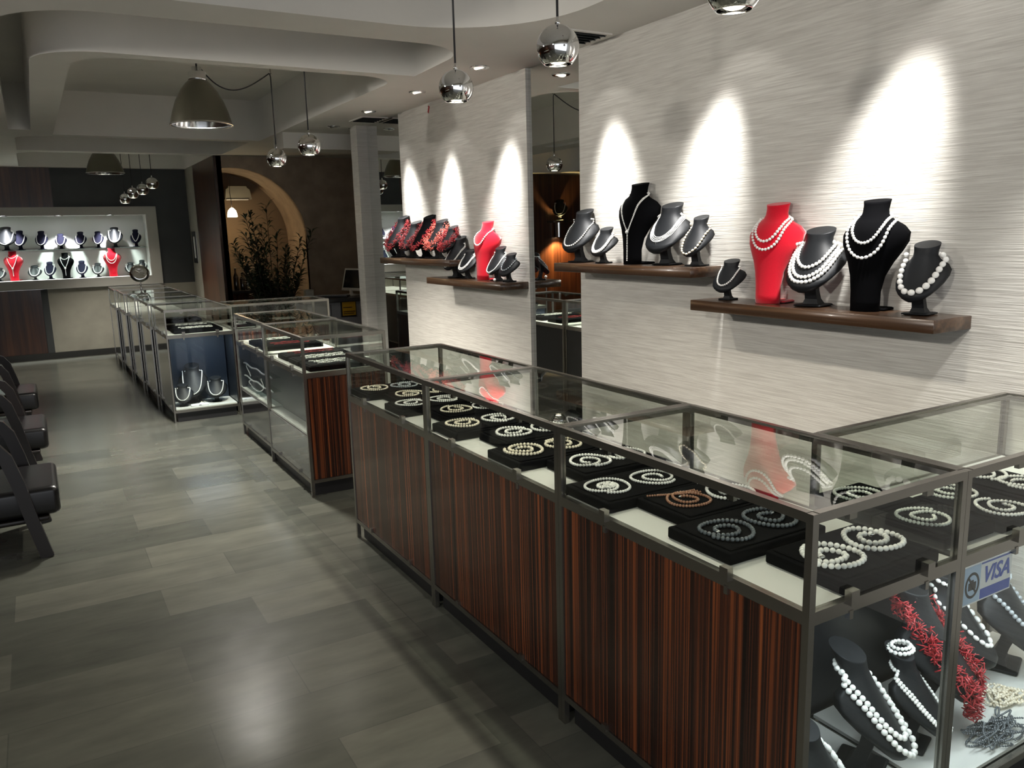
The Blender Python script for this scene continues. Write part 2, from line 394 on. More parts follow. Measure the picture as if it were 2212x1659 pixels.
U1 = display_case('far end striped wood display case of the front run', 1.29, 1.82, 2.949, 3.905, dict(W='zebrano', E='case_black', N='zebrano'), 'WEN', group=FG, clips='W')
CB = display_case('glass display case at the right edge with card sticker, running to the wall', 1.821, 2.775, 1.04, 1.485, dict(S='glass'), 'SN', clips='S')
# display bay inside the nearest case
for t, (x0, x1, y0, y1) in ((U3, (1.29, 1.82, 1.04, 1.975)), (CB, (1.821, 2.775, 1.04, 1.485))):
    cx, cy = (x0 + x1) / 2, (y0 + y1) / 2
    e = 0 if t is CB else .0
    MB().box(x0 - cx + .022, x1 - cx - .0, .023 + y0 - cy, 1.455 - cy, .106, .116).build('bay_floor', M['deck'], t)
    MB().box(x0 - cx + .03, x1 - cx - .03, y0 - cy + .045, y0 - cy + .06, HD - .024, HD - .012).build('light_tube', M['tube'], t)
MB().box(-.475, .14, .208, .22, .106, HD - .03).build('bay_back', M['case_black'], CB)
MB().box(-.243, .265, 1.456 - 1.5075, 1.468 - 1.5075, .106, HD - .03).build('bay_back', M['case_black'], U3)
MB().box(-.243, -.238, 1.062 - 1.5075, 1.455 - 1.5075, .117, HD - .03).build('bay_side', M['case_blue'], U3)

MG = 'middle pair of display cases'
C1 = display_case('middle display case with striped wood end facing the camera', 1.285, 1.81, 4.68, 5.65, dict(S='zebrano', E='case_black'), 'WESN', group=MG, clips='W')
C2 = display_case('low middle display case with lit glass shelf behind the wood-ended one', 1.30, 1.825, 5.655, 6.62, dict(E='case_black', N='case_black'), 'WEN', group=MG, clips='W')
for t, ln, dep in ((C1, .97, .525), (C2, .965, .525)):
    h, b = ln / 2, dep / 2
    MB().box(-b + .004, -b + .016, -h + .021, h - .021, .107, .37).build('panel', M['dark_glass'], t)
    MB().box(-b + .006, -b + .012, -h + .021, h - .021, .385, HD - .032).build('glass_front', M['glass'], t)
    MB().box(-b + .0165, -b + .099, -h + .022, h - .022, .372, .384).build('inner_shelf', M['deck'], t)
    MB().box(-b + .10, -b + .11, -h + .022, h - .022, .385, HD - .032).build('bay_back', M['case_purple'], t)
# far run D along the aisle
DG = 'far run of display cases along the aisle'
ds = [7.37, 8.30, 9.22, 10.14, 11.06, 11.98]
dl = ['far display case with lit blue bay of three busts facing camera', 'mirror-fronted display case just behind the lit blue bay', 'mirror-fronted display case in the middle of the far run',
      'mirror-fronted display case carrying the round chrome mirror', 'rearmost mirror-fronted display case of the far run']
xs = [.885, .862, .838, .815, .79]
DC = []
for i in range(5):
    lo = dict(W='dark_glass', E='case_black')
    if i == 0: lo['S'] = 'glass'
    if i == 4: lo['N'] = 'case_black'
    DC.append(display_case(dl[i], xs[i], 1.44, ds[i], ds[i + 1] - .003, lo, 'WE' + ('S' if i == 0 else '') + ('N' if i == 4 else ''), group=DG, clips='W' if i else 'WS', p=.011))
d0 = DC[0]; cx, cy = (.885 + 1.44) / 2, (7.37 + 8.297) / 2
MB().box(.907 - cx, 1.418 - cx, 7.39 - cy, 7.74 - cy, .106, .116).build('bay_floor', M['deck'], d0)
MB().box(.907 - cx, 1.418 - cx, 7.74 - cy, 7.75 - cy, .106, HD - .03).build('bay_back', M['case_blue'], d0)
MB().box(.903 - cx, .906 - cx, 7.39 - cy, 7.74 - cy, .117, HD - .03).build('bay_side', M['case_blue'], d0)
MB().box(.93 - cx, 1.40 - cx, 7.40 - cy, 7.415 - cy, HD - .024, HD - .012).build('light_tube', M['tube'], d0)
# cross case E
EC = display_case('display case across the back joining the far run, wood front', 1.445, 2.36, 7.52, 8.02, dict(S='zebrano', N='case_black', E='zebrano'), 'SEN', clips='S')

# ------------------------------------------------------------------ jewellery
def tray(x, y, z, wx, wy, label, group, m='tray', cat='jewellery tray'):
    t = thing('jewelry_tray', label, cat, (x, y, z), group=group)
    MB().bbox(-wx / 2, wx / 2, -wy / 2, wy / 2, 0, .030, .004, 2).build('tray_base', M[m], t)
    MB().bbox(-wx / 2 + .012, wx / 2 - .012, -wy / 2 + .012, wy / 2 - .012, .0302, .0345, .003, 2).build('tray_pad', M[m], t)
    return t
TZ = .0346
def resample(pts, step, closed=False):
    pts = [Vector(p) for p in pts]; out = [pts[0]]; acc = 0.
    for i in range(1, len(pts)):
        a, b = pts[i - 1], pts[i]; L = (b - a).length
        while acc + L >= step:
            a = a + (b - a) * ((step - acc) / L); L = (b - a).length; out.append(a.copy()); acc = 0.
        acc += L
    return out
def beads(name, pts, r, m, sub=1, grad=0., elong=1., jitter=0., rnd=None):
    """a strand of round beads; grad makes the middle beads larger"""
    mb = MB(); P = resample(pts, r * 2.0 * elong); n = len(P)
    for i, p in enumerate(P):
        k = r * (1 - grad * abs(2 * i / max(1, n - 1) - 1)) * (1 + (random.uniform(-jitter, jitter) if jitter else 0))
        if elong > 1.02:
            d = (P[min(i + 1, n - 1)] - P[max(i - 1, 0)]).normalized(); V, F = ICO[sub]
            up = Vector((0, 0, 1)) if abs(d.z) < .9 else Vector((1, 0, 0)); s1 = d.cross(up).normalized(); s2 = d.cross(s1)
            mb.add([tuple(p + d * (x * k * elong) + s1 * (y * k) + s2 * (w * k)) for x, y, w in V], F, True)
        else: mb.ball(p, k, sub)
    return mb
def coil(x, y, z, label, mt='pearl', r=.068, bead=.0052, a0=0., turns=1.95, sense=1, group=None, sub=1, inner=.46, sc=1.):
    pts = []; N = 140
    for i in range(N + 1):
        u = i / N; a = a0 + sense * u * turns * 2 * PI
        s = min(1, max(0, (u - .42) / .2)); s = s * s * (3 - 2 * s)
        rr = r * (1 - (1 - inner) * s) * (1 - .10 * max(0, u - .62))
        rr *= 1 + .05 * math.sin(3 * a + x * 40)
        pts.append((rr * math.cos(a) * sc, rr * math.sin(a), bead * 1.0))
    mb = beads('necklace', pts, bead, mt, sub)
    t = thing('pearl_necklace', label, 'necklace', (x, y, z), group=group)
    mb.build('pearls', M[mt], t)
    e = Vector(pts[-1]); q = MB(); q.ball((e.x, e.y, bead), bead * .9, 1, (1.5, 1, 1)); q.build('clasp', M['silver'], t)
    return t

TG, CG = 'black trays in the front run of cases', 'coiled pearl necklaces on the front trays'
front = [ # y centre, x centre, [(x, y, material, bead, colour word)...]
 (1.165, 1.585, [(1.50, 1.155, 'pearl', .0070, 'large white'), (1.662, 1.168, 'pearl', .0070, 'large white')]),
 (1.415, 1.500, [(1.422, 1.405, 'pearl_dark', .0058, 'dark grey'), (1.582, 1.41, 'pearl_dark', .0058, 'dark grey')]),
 (1.640, 1.580, [(1.505, 1.640, 'pearl_bronze', .0044, 'bronze'), (1.650, 1.625, 'pearl', .0050, 'white')]),
 (1.862, 1.480, [(1.395, 1.865, 'pearl', .0046, 'white'), (1.560, 1.855, 'pearl', .0046, 'white')]),
 (2.120, 1.580, [(1.508, 2.115, 'pearl', .0052, 'white'), (1.656, 2.12, 'pearl', .0052, 'white')]),
 (2.355, 1.480, [(1.400, 2.355, 'pearl_gold', .0066, 'cream'), (1.560, 2.35, 'pearl_gold', .0060, 'cream')]),
 (2.598, 1.575, [(1.500, 2.602, 'pearl', .0062, 'white'), (1.650, 2.592, 'pearl', .0062, 'white')]),
 (2.846, 1.490, [(1.412, 2.85, 'pearl_gold', .0058, 'cream'), (1.572, 2.843, 'pearl', .0058, 'white')]),
 (3.100, 1.580, [(1.507, 3.108, 'pearl_gold', .0052, 'cream'), (1.652, 3.092, 'pearl', .0052, 'white')]),
 (3.348, 1.480, [(1.402, 3.354, 'pearl', .0046, 'white'), (1.564, 3.343, 'pearl', .0046, 'white')]),
 (3.570, 1.560, [(1.480, 3.560, 'pearl_gold', .0050, 'cream'), (1.636, 3.555, 'pearl_gold', .0050, 'cream')]),
 (3.792, 1.475, [(1.398, 3.80, 'pearl_gold', .0048, 'cream'), (1.552, 3.785, 'pearl_grey', .0048, 'silvery')]),
]
for i, (y, x, cs) in enumerate(front):
    lab = '%s black velvet tray in the front run, counted from the near corner' % ORD[i]
    tray(x, y, HD + .0005, .335, .222, lab, TG)
    for k, (cx, cy, mt, bd, w) in enumerate(cs):
        lb = '%s pearl coil, %s side of the %s front tray from the near corner' % (w, 'aisle' if k == 0 else 'wall', ORD[i])
        t = coil(cx, cy, HD + TZ + .0005, lb, mt, .066 if i != 2 or k else .06, bd, random.uniform(0, 6.28) if i > 1 else (3.4 if k == 0 else .3), 1.95, -1 if k else 1, CG, 2 if i < 5 else 1)
        if i == 3 and k == 0:   # filled seed-pearl cluster inside the coil
            mb = MB()
            for q in range(130):
                a = random.uniform(0, 2 * PI); rr = .026 * math.sqrt(random.random()); mb.ball((rr * math.cos(a), rr * math.sin(a), .003 + random.uniform(0, .006)), .0030, 1)
            mb.build('seed_pearl_cluster', M['pearl'], t)
        if i == 2 and k == 0:   # extra loose bronze strands laid across the tray
            for q in range(3):
                mb = beads('s', [(-.075 + .03 * q, .085 - .012 * q - .001, .0045), (-.01 + .03 * q, .055 - .012 * q, .0045), (.075, .05 - .012 * q, .0045)], .0036, mt, 1)
                mb.build('pearl_strand', M[mt], t)
# trays in the right hand case
RT = 'black trays in the right hand case'
rt = [(1.93, 1.185, [(1.905, 1.195, .3)]), (2.15, 1.195, [(2.135, 1.125, 1.), (2.15, 1.275, 2.)]), (2.385, 1.25, [(2.39, 1.205, 3.), (2.39, 1.32, 4.)]), (1.935, 1.39, [(1.922, 1.40, 5.)])]
names = ['beside the corner post', 'in the middle', 'at far right', 'at the back']
for i, (x, y, cs) in enumerate(rt):
    tray(x, y, HD + .0005, .215, .25 if i in (1, 2) else .20, 'black velvet tray %s of the right hand case' % names[i], RT)
    for k, (cx, cy, a) in enumerate(cs):
        w = '' if len(cs) == 1 else (' in front' if k == 0 else ' behind')
        coil(cx, cy, HD + TZ + .0005, 'white pearl coil%s, on the tray %s of the right hand case' % (w, names[i]), 'pearl', .062, .0050, a, 1.9, 1, 'coiled pearls in the right hand case', 2)

t = thing('flat_piece', 'small white flat piece lying at the back of the right hand case', 'card', (2.06, 1.44, HD + .0005)); MB().bbox(-.06, .06, -.022, .022, 0, .004, .001, 1).build('flat_sheet', M['sticker_white'], t)  # plain flat white piece on the deck
t = thing('porcelain_dish', 'small white dish on the deck at the wood end of the middle case', 'dish', (1.775, 4.98, HD + .0005)); MB().lathe([(.0, 0), (.018, 0), (.030, .016), (.027, .016), (.016, .004), (.0, .003)], n=24).build('dish_bowl', M['sticker_white'], t)
# strands laid in rows in the middle and far cases
def row_tray(x, y, wx, wy, label, rows, mt, group, z=HD, along='x', noun='strand', where='', bead=.005):
    tray(x, y, z + .0005, wx, wy, label, group)
    for k in range(rows):
        f = -wy / 2 + .03 + (wy - .06) * (k + .5) / rows
        L = wx * random.uniform(.30, .40)
        pts = [(-L + 2 * L * q / 24, .006 * math.sin(q * .8 + k), bead) for q in range(25)]
        mb = beads('s', pts, bead * random.uniform(.85, 1.15), mt, 1, jitter=.25)
        t = thing('pearl_strand', '%s row of %s on %s' % ((['front', 'back'] if rows == 2 else ['front', 'middle', 'back'])[k], {'pearl': 'white pearls', 'coral': 'red coral beads', 'pearl_grey': 'grey pearls', 'pearl_gold': 'cream pearls'}[mt], where), 'necklace', (x, y + f, z + TZ + .0005), group='strands on ' + where)
        mb.build('pearls', M[mt], t)
row_tray(1.545, 4.83, .42, .22, 'black tray nearest the wood end of the middle case', 3, 'pearl', 'trays in the middle cases', where='the near tray of the middle case')
row_tray(1.545, 5.08, .42, .22, 'second black tray from the wood end of the middle case', 3, 'pearl', 'trays in the middle cases', where='the second tray of the middle case')
row_tray(1.545, 5.34, .42, .22, 'third black tray from the wood end of the middle case', 2, 'coral', 'trays in the middle cases', bead=.004, where='the third tray of the middle case')
row_tray(1.545, 5.90, .42, .22, 'black tray with coral rows in the rear middle case', 2, 'coral', 'trays in the middle cases', bead=.004, where='the coral tray of the rear middle case')
row_tray(1.545, 6.20, .42, .22, 'black tray with white rows in the rear middle case', 2, 'pearl', 'trays in the middle cases', where='the white tray of the rear middle case')
row_tray(1.16, 7.55, .40, .24, 'black tray over the lit blue bay of the far run', 2, 'pearl', 'trays in the far run', where='the tray above the lit blue bay')
row_tray(1.16, 7.85, .40, .24, 'black tray behind the one over the lit blue bay', 2, 'pearl', 'trays in the far run', where='the second tray above the lit blue bay')
row_tray(1.16, 8.60, .40, .24, 'black tray in the second case of the far run', 2, 'pearl_grey', 'trays in the far run', where='the tray of the second far case')
row_tray(1.64, 7.74, .30, .28, 'black tray in the cross case beside the wood front', 2, 'pearl', 'trays in the cross case', where='the left tray of the cross case')
row_tray(1.98, 7.74, .30, .28, 'black tray in the middle of the cross case', 3, 'pearl', 'trays in the cross case', where='the right tray of the cross case')

# ------------------------------------------------------------------ necklace busts
T_SEC = [(1.0, .125, .095, .13, .085), (.96, .118, .093, .122, .085), (.90, .116, .10, .105, .085), (.86, .132, .115, .095, .075), (.82, .185, .17, .10, .03), (.77, .258, .245, .135, -.05), (.71, .298, .29, .165, -.12), (.63, .295, .285, .155, -.14),
         (.54, .258, .245, .115, -.11), (.44, .205, .185, .06, -.06), (.32, .160, .13, .008, .0), (.18, .138, .105, -.018, .04), (.0, .135, .105, -.018, .05)]
L_SEC = [(1.0, .200, .150, .235, .14), (.965, .198, .148, .228, .135), (.90, .185, .140, .205, .125), (.84, .190, .160, .19, .10), (.785, .235, .215, .205, .03), (.72, .330, .325, .255, -.12), (.64, .385, .375, .240, -.20),
         (.56, .390, .345, .160, -.20), (.47, .365, .285, .055, -.16), (.38, .315, .215, -.055, -.10), (.30, .245, .150, -.135, -.05), (.235, .16, .095, -.180, .0), (.195, .06, .04, -.20, .02)]
def sec_at(sec, z):
    for i in range(len(sec) - 1):
        a, b = sec[i], sec[i + 1]
        if a[0] >= z >= b[0]:
            t = (a[0] - z) / (a[0] - b[0]); t = t * t * (3 - 2 * t) * .5 + t * .5
            return [a[k] + (b[k] - a[k]) * t for k in range(5)]
    return list(sec[0] if z > sec[0][0] else sec[-1])
def tilt(kind, z):
    if kind == 'T': u = min(1, max(0, (z - .35) / .35)); return .20 * u * u * (3 - 2 * u)
    u = min(1, max(0, (z - .20) / .28)); return .36 * u * u * (3 - 2 * u)
def bust(kind, loc, h, rz, mt, label, group, sx=1., detail=1):
    sec = T_SEC if kind == 'T' else L_SEC
    t = thing('necklace_bust', label, 'necklace bust', loc, rz, group)
    n = 14 if detail else 8; zs = []
    zs = sorted({s[0] for s in sec} | ({(sec[i][0] + sec[i + 1][0]) / 2 for i in range(len(sec) - 1)} if detail else set()), reverse=True)
    rings = []
    for z in zs:
        _, w, d, yc, b = sec_at(sec, z); w *= sx; r = []
        for k in range(n + 1):
            a = -PI / 2 + PI * k / n; r.append((w * math.sin(a) * h, (yc - d * math.cos(a)) * h, z * h))
        for k in range(1, n):
            a = PI / 2 - PI * k / n; r.append((w * math.sin(a) * h * .98, (yc + b * math.cos(a)) * h, z * h))
        tl, y0 = tilt(kind, z), yc * h
        rings.append([(x, y, zz + tl * (y - y0)) for x, y, zz in r])
    MB().loft([[(x, y, z + .001) for x, y, z in r] for r in rings]).build('torso', M[mt], t)
    if kind == 'T':
        MB().bbox(-.16 * h * sx, .16 * h * sx, .02 * h, .36 * h, .001, .026 * h, .008, 2).build('foot_plate', M[mt], t)
    else:
        st = []
        for z, w, y0, y1 in ((.60, .10, -.02, .08), (.48, .10, -.06, .07), (.36, .09, -.06, .06), (.22, .08, -.01, .09), (.10, .085, .02, .14), (.03, .11, .0, .20)):
            st.append([(-w * h, y0 * h, z * h), (w * h, y0 * h, z * h), (w * h, y1 * h, z * h), (-w * h, y1 * h, z * h)])
        MB().loft(st, smooth=False).build('stem', M[mt], t)
        MB().bbox(-.19 * h, .19 * h, -.10 * h, .28 * h, .001, .035 * h, .006, 2).build('foot_plate', M[mt], t)
    return dict(t=t, kind=kind, sec=sec, h=h, sx=sx, loc=Vector(loc), rz=rz)
def drape(B, zn, zb, wk=1.05, shape='U', n=40, off=0.004, skew=0., back=True):
    """points of a strand lying on the front of a bust, in the bust's own frame"""
    sec, h, sx = B['sec'], B['h'], B['sx']
    _, wn, dn, yn, bn = sec_at(sec, zn); wn *= sx
    def P(x, z):
        _, w, d, yc, b = sec_at(sec, z); w *= sx
        q = min(1., abs(x) / w); y = yc - d * math.sqrt(max(0., 1 - q * q))
        nx = x / w * d / w if w else 0; ny = -math.sqrt(max(.05, 1 - q * q)); v = Vector((nx, ny, 0)); v.normalize()
        return Vector((x * h, y * h, (z + tilt(B['kind'], z) * (y - yc)) * h)) + v * off
    pts = []
    if back:
        for k in range(9):
            a = PI * k / 8; pts.append(Vector((-wn * h * 1.04 * math.cos(a) * -1, (yn + (bn + .02) * math.sin(a)) * h, (zn + .03 * math.sin(a)) * h)))
        pts = pts[::-1]; pts = [Vector((-p.x, p.y, p.z)) for p in pts]
        pts = [p for p in pts]
        half = len(pts) // 2; tail, head = pts[:half + 1], pts[half:]
    fr = []
    for i in range(n + 1):
        u = -1 + 2 * i / n
        if shape == 'U': x = wn * wk * math.sin(u * PI / 2); z = zb + (zn - zb) * (1 - math.cos(u * PI / 2)) ** .95
        else: x = wn * wk * (abs(u) ** .85) * (1 if u > 0 else -1); z = zb + (zn - zb) * abs(u)
        fr.append(P(x + skew * (1 - abs(u)), z))
    if back:
        bk = [Vector((wn * h * 1.03 * math.cos(PI * k / 8), (yn + (bn + .015) * math.sin(PI * k / 8)) * h, (zn + .02 * math.sin(PI * k / 8)) * h)) for k in range(9)]
        fr = fr + bk
    return fr
def necklace(B, strands, label, group=None, mt='pearl', sub=1, name='pearl_necklace', cat='necklace', pend=None):
    """strands: list of (zn, zb, width, bead radius, shape, grad, elong)"""
    t = thing(name, label, cat, B['loc'], B['rz'], group)
    for (zn, zb, wk, r, sh, gr, el) in strands:
        beads('s', drape(B, zn, zb, wk, sh, off=r * .9), r, mt, sub, gr, el).build('pearls' if mt.startswith('pearl') else 'bead_strand', M[mt], t)
    if pend:
        zp, L, r = pend; p = drape(B, .85, zp, 1., 'V', 2, r, back=False)[1]
        mb = beads('s', [p, p + Vector((0, -.002, -L))], r, mt, sub); mb.build('tassel', M[mt], t)
        q = MB(); q.ball(p + Vector((0, -.003, 0)), r * 2.2, 2); q.build('knot', M[mt], t)
    return t
def coral_necklace(B, zn, zb, width, label, group=None, mt='coral', dens=420, ln=.022, name='coral_necklace', wk=1.1):
    t = thing(name, label, 'necklace', B['loc'], B['rz'], group)
    pts = drape(B, zn, zb, wk, 'U', off=.006); mb = MB(); P = resample(pts, .004)
    for i in range(dens):
        p = random.choice(P); d = Vector((random.gauss(0, 1), random.gauss(-.5, .8), random.gauss(0, 1))); d.normalize()
        p = p + Vector((random.uniform(-width, width), -random.uniform(0, width * .5), random.uniform(-width, width)))
        l = ln * random.uniform(.5, 1.1); k = d.cross(Vector((.3, .4, .8))).normalized()
        mb.tube([p - d * l * .4, p + d * l * .2 + k * l * .1, p + d * l * .6], [.0022, .0019, .0010], 4)
    mb.build('coral_branches', M[mt], t)
    beads('c', pts, .0028, mt, 1).build('core_strand', M[mt], t)
    return t

# wall shelves
def shelf(y0, y1, z, label):
    t = thing('wall_shelf', label, 'shelf', (XW - .02, (y0 + y1) / 2, z), group='floating wooden wall shelves')
    h = (y1 - y0) / 2
    MB().bbox(-.215, -.001, -h, h, -.047, 0, .002, 1).build('board', M['walnut'], t)
    MB().box(-.002, .0, -h + .03, h - .03, -.040, -.008).build('wall_batten', M['black'], t)
    return t
shelf(1.62, 2.797, 1.222, 'lower dark wood wall shelf nearest the camera, with the red and black velvet busts')
shelf(2.80, 3.93, 1.367, 'upper wood wall shelf with one tall black bust in the middle')
shelf(4.565, 5.71, 1.225, 'lower dark wood wall shelf on the far tile panel with red bust')
shelf(5.30, 6.66, 1.360, 'upper wood wall shelf with coral necklaces beside the column')
BX, RZ = 2.668, math.radians(-78)
BG = 'busts on the wall shelves'
SR, S2, S3, S4 = 1.2222, 1.3672, 1.2252, 1.3602
# nearest shelf
b = bust('L', (BX, 2.675, SR), .172, RZ, 'leather', 'low wide charcoal bust with one strand beside the near red bust', BG, 1.15)
necklace(b, [(.86, .50, 1.15, .0046, 'U', .1, 1)], 'single white pearl strand on the low charcoal bust beside the near red bust', 'shelf necklaces', sub=2)
b = bust('T', (BX + .01, 2.435, SR), .412, RZ, 'velvet_red', 'tall red velvet bust with two pearl strands on the nearest shelf', BG)
necklace(b, [(.86, .69, 1.05, .0070, 'U', .25, 1), (.85, .59, 1.18, .0070, 'U', .25, 1)], 'double white pearl strand on the near red velvet bust', 'shelf necklaces', sub=2)
b = bust('L', (BX, 2.215, SR), .300, RZ, 'leather', 'charcoal leatherette bust with three strands between red and black velvet busts', BG)
necklace(b, [(.84, .66, 1.12, .0075, 'U', .1, 1), (.83, .52, 1.30, .0078, 'U', .1, 1), (.82, .42, 1.42, .0082, 'U', .1, 1)], 'three thick white pearl strands on the bust between red and black velvet busts', 'shelf necklaces', sub=2)
b = bust('T', (BX + .01, 1.965, SR), .405, RZ, 'velvet_black', 'tall black velvet bust with two pearl strands on the nearest shelf', BG)
necklace(b, [(.87, .68, 1.08, .0060, 'U', .0, 1), (.85, .51, 1.28, .0064, 'U', .1, 1.25)], 'short and long white pearl strands on the near black velvet bust', 'shelf necklaces', sub=2)
b = bust('L', (BX, 1.752, SR), .245, RZ, 'leather', 'charcoal bust with large coin pearls at the near end of the shelf', BG, .9)
necklace(b, [(.85, .42, 1.35, .0120, 'U', .25, 1.1)], 'large white coin pearl necklace at the near end of the shelf', 'shelf necklaces', sub=2)
# second shelf
b = bust('L', (BX, 3.84, S2), .285, RZ, 'leather', 'charcoal bust at the far end of the second shelf, in front of the mirror', BG)
necklace(b, [(.84, .40, 1.3, .0056, 'U', .2, 1.1)], 'baroque pearl strand on the bust in front of the mirror', 'shelf necklaces')
b = bust('L', (BX, 3.61, S2), .185, RZ, 'leather', 'low charcoal bust left of the tall black bust on the second shelf', BG, 1.15)
necklace(b, [(.86, .42, 1.2, .0052, 'U', 0, 1), (.86, .47, 1.1, .0050, 'U', 0, 1), (.85, .37, 1.28, .0050, 'U', 0, 1)], 'thick triple pearl choker on the low bust left of the tall black bust', 'shelf necklaces')
b = bust('T', (BX + .01, 3.345, S2), .405, RZ, 'velvet_black', 'tall black velvet bust with knotted long pearls on the second shelf', BG)
necklace(b, [(.88, .42, 1.3, .0038, 'V', 0, 1), (.88, .40, 1.18, .0038, 'V', 0, 1)], 'long knotted pearl lariat hanging to the shelf on the tall black bust', 'shelf necklaces', pend=(.41, .145, .0042))
b = bust('L', (BX, 3.10, S2), .290, RZ, 'leather', 'charcoal bust with four thin silver strands and square pendant', BG)
t = necklace(b, [(.85, .60, 1.15, .0030, 'U', 0, 1), (.84, .57, 1.22, .0030, 'U', 0, 1), (.83, .54, 1.28, .0030, 'U', 0, 1), (.82, .51, 1.33, .0030, 'U', 0, 1)], 'multi-strand necklace with square drop pendant on the second shelf', 'shelf necklaces')
p = drape(b, .82, .51, 1.3, 'U', 2, .004, back=False)[1]
MB().box(p.x - .002, p.x + .002, p.y - .006, p.y - .002, p.z - .035, p.z).box(p.x - .006, p.x + .006, p.y - .010, p.y - .003, p.z - .052, p.z - .034).build('pendant', M['silver'], t)
b = bust('L', (BX, 2.885, S2), .225, RZ, 'leather', 'narrow dark bust at the near end of the second shelf', BG, .85)
necklace(b, [(.86, .27, 1.35, .0058, 'U', .1, 1.5)], 'spaced baroque pearl necklace at the near end of the second shelf', 'shelf necklaces', mt='pearl_gold')
# third shelf
b = bust('L', (BX, 5.43, S3), .290, RZ, 'leather', 'charcoal bust at the far end of the third shelf', BG, .9)
necklace(b, [(.86, .36, 1.25, .0034, 'U', 0, 1), (.85, .30, 1.35, .0034, 'U', 0, 1)], 'fine double pearl strand on the far bust of the third shelf', 'shelf necklaces')
b = bust('L', (BX, 5.24, S3), .200, RZ, 'leather', 'low charcoal bust behind the far red bust', BG, 1.1)
necklace(b, [(.86, .50, 1.15, .0058, 'U', 0, 1), (.85, .42, 1.25, .0058, 'U', 0, 1)], 'thick white pearl choker on the low bust behind the far red bust', 'shelf necklaces')
b = bust('T', (BX + .01, 4.985, S3), .395, RZ, 'velvet_red', 'red velvet bust on the far tile panel shelf', BG)
necklace(b, [(.87, .66, 1.1, .0066, 'U', .2, 1.1)], 'white pearl strand on the far red velvet bust', 'shelf necklaces')
b = bust('L', (BX, 4.80, S3), .220, RZ, 'leather', 'charcoal bust just right of the far red bust', BG)
necklace(b, [(.86, .30, 1.3, .0034, 'U', 0, 1), (.86, .26, 1.2, .0034, 'U', 0, 1)], 'thin double pearl strand just right of the far red bust', 'shelf necklaces')
b = bust('L', (BX, 4.645, S3), .180, RZ, 'leather', 'low charcoal bust next to the mirror edge on the third shelf', BG, 1.15)
necklace(b, [(.86, .55, 1.25, .0050, 'U', 0, 1.6)], 'link pearl necklace on the low bust by the mirror edge', 'shelf necklaces', mt='pearl_grey')
t = thing('pearl_charm', 'small white pearl charm standing on the third shelf edge', 'charm', (2.60, 4.70, S3))
MB().ball((0, 0, .016), .010, 2).build('pearl', M['pearl'], t); MB().lathe([(.007, 0), (.007, .004), (.002, .007)], n=10, cap=True).build('charm_base', M['silver'], t)
# fourth shelf, coral
for i, (y, h, kd, mt, w, zb, sx) in enumerate([(6.50, .335, 'L', 'coral', .022, .22, .85), (6.22, .285, 'L', 'coral', .024, .40, 1.), (5.97, .325, 'L', 'coral', .018, .25, .85), (5.73, .285, 'L', 'coral_pink', .030, .42, 1.), (5.52, .235, 'L', 'coral', .026, .45, 1.)]):
    b = bust(kd, (BX, y, S4), h, RZ, 'leather' if i != 2 else 'velvet_black', '%s bust from the column end on the coral shelf' % ORD[i], BG, sx)
    coral_necklace(b, .86, zb, w, '%s necklace on the %s bust from the column end' % ('pink branch coral' if mt == 'coral_pink' else 'red branch coral', ORD[i]), 'coral necklaces on the fourth shelf', mt, 420, .024, wk=1.35)

# busts in the near display bay and right hand case
FZ = .1162
DBG = 'busts inside the lit near cases'
b = bust('L', (1.765, 1.205, FZ), .325, math.radians(22), 'leather', 'charcoal bust with chunky double pearls behind the near corner glass', DBG, .74)
necklace(b, [(.86, .50, 1.12, .0085, 'U', .1, 1), (.85, .28, 1.32, .0090, 'U', .1, 1)], 'chunky double white pearl necklace behind the near corner glass', 'necklaces in the lit near cases', sub=2)
b = bust('L', (1.965, 1.205, FZ), .265, math.radians(20), 'leather', 'charcoal bust with pearl ring on its neck behind the corner post', DBG, .76)
necklace(b, [(.84, .34, 1.3, .0048, 'U', 0, 1), (.83, .29, 1.4, .0048, 'U', 0, 1)], 'fine double pearl strand on the bust behind the corner post', 'necklaces in the lit near cases', sub=2)
t = thing('pearl_bracelet', 'pearl bracelet lying on top of the bust neck behind the corner post', 'bracelet', (0, 0, 0))
c_ = Vector((1.965, 1.205, FZ)) + Matrix.Rotation(math.radians(20), 3, 'Z') @ Vector((0, .22 * .265, .265 + .001))
t.location = c_
beads('s', [(.036 * math.cos(a * .2), .030 * math.sin(a * .2), .0062) for a in range(32)], .0062, 'pearl', 2).build('pearls', M['pearl'], t)
beads('s', [(.028 * math.cos(a * .2), .022 * math.sin(a * .2), .0165) for a in range(32)], .0055, 'pearl', 2).build('upper_row', M['pearl'], t)
b = bust('L', (1.50, 1.14, FZ), .235, math.radians(25), 'leather', 'low charcoal bust close to the wood front at the lower corner', DBG)
necklace(b, [(.85, .36, 1.3, .0085, 'U', .1, 1.4), (.85, .24, 1.45, .0085, 'U', .1, 1.4)], 'baroque drop pearls on the low bust at the lower corner', 'necklaces in the lit near cases', sub=2)
b = bust('L', (2.13, 1.265, FZ), .40, math.radians(26), 'leather', 'tall dark bust carrying the red coral bib in the right hand case', DBG, .85)
coral_necklace(b, .86, .14, .030, 'large red branch coral necklace in the right hand case', None, 'coral', 1100, .034, wk=1.3)
b = bust('L', (2.37, 1.335, FZ), .36, math.radians(22), 'leather', 'dark bust with white baroque necklace behind the coral necklace', DBG, .75)
necklace(b, [(.88, .52, 1.35, .0080, 'U', .2, 1.5), (.97, .93, 1.0, .0065, 'U', 0, 1.3)], 'white baroque pearl necklace under the card sticker', 'necklaces in the lit near cases', sub=2)
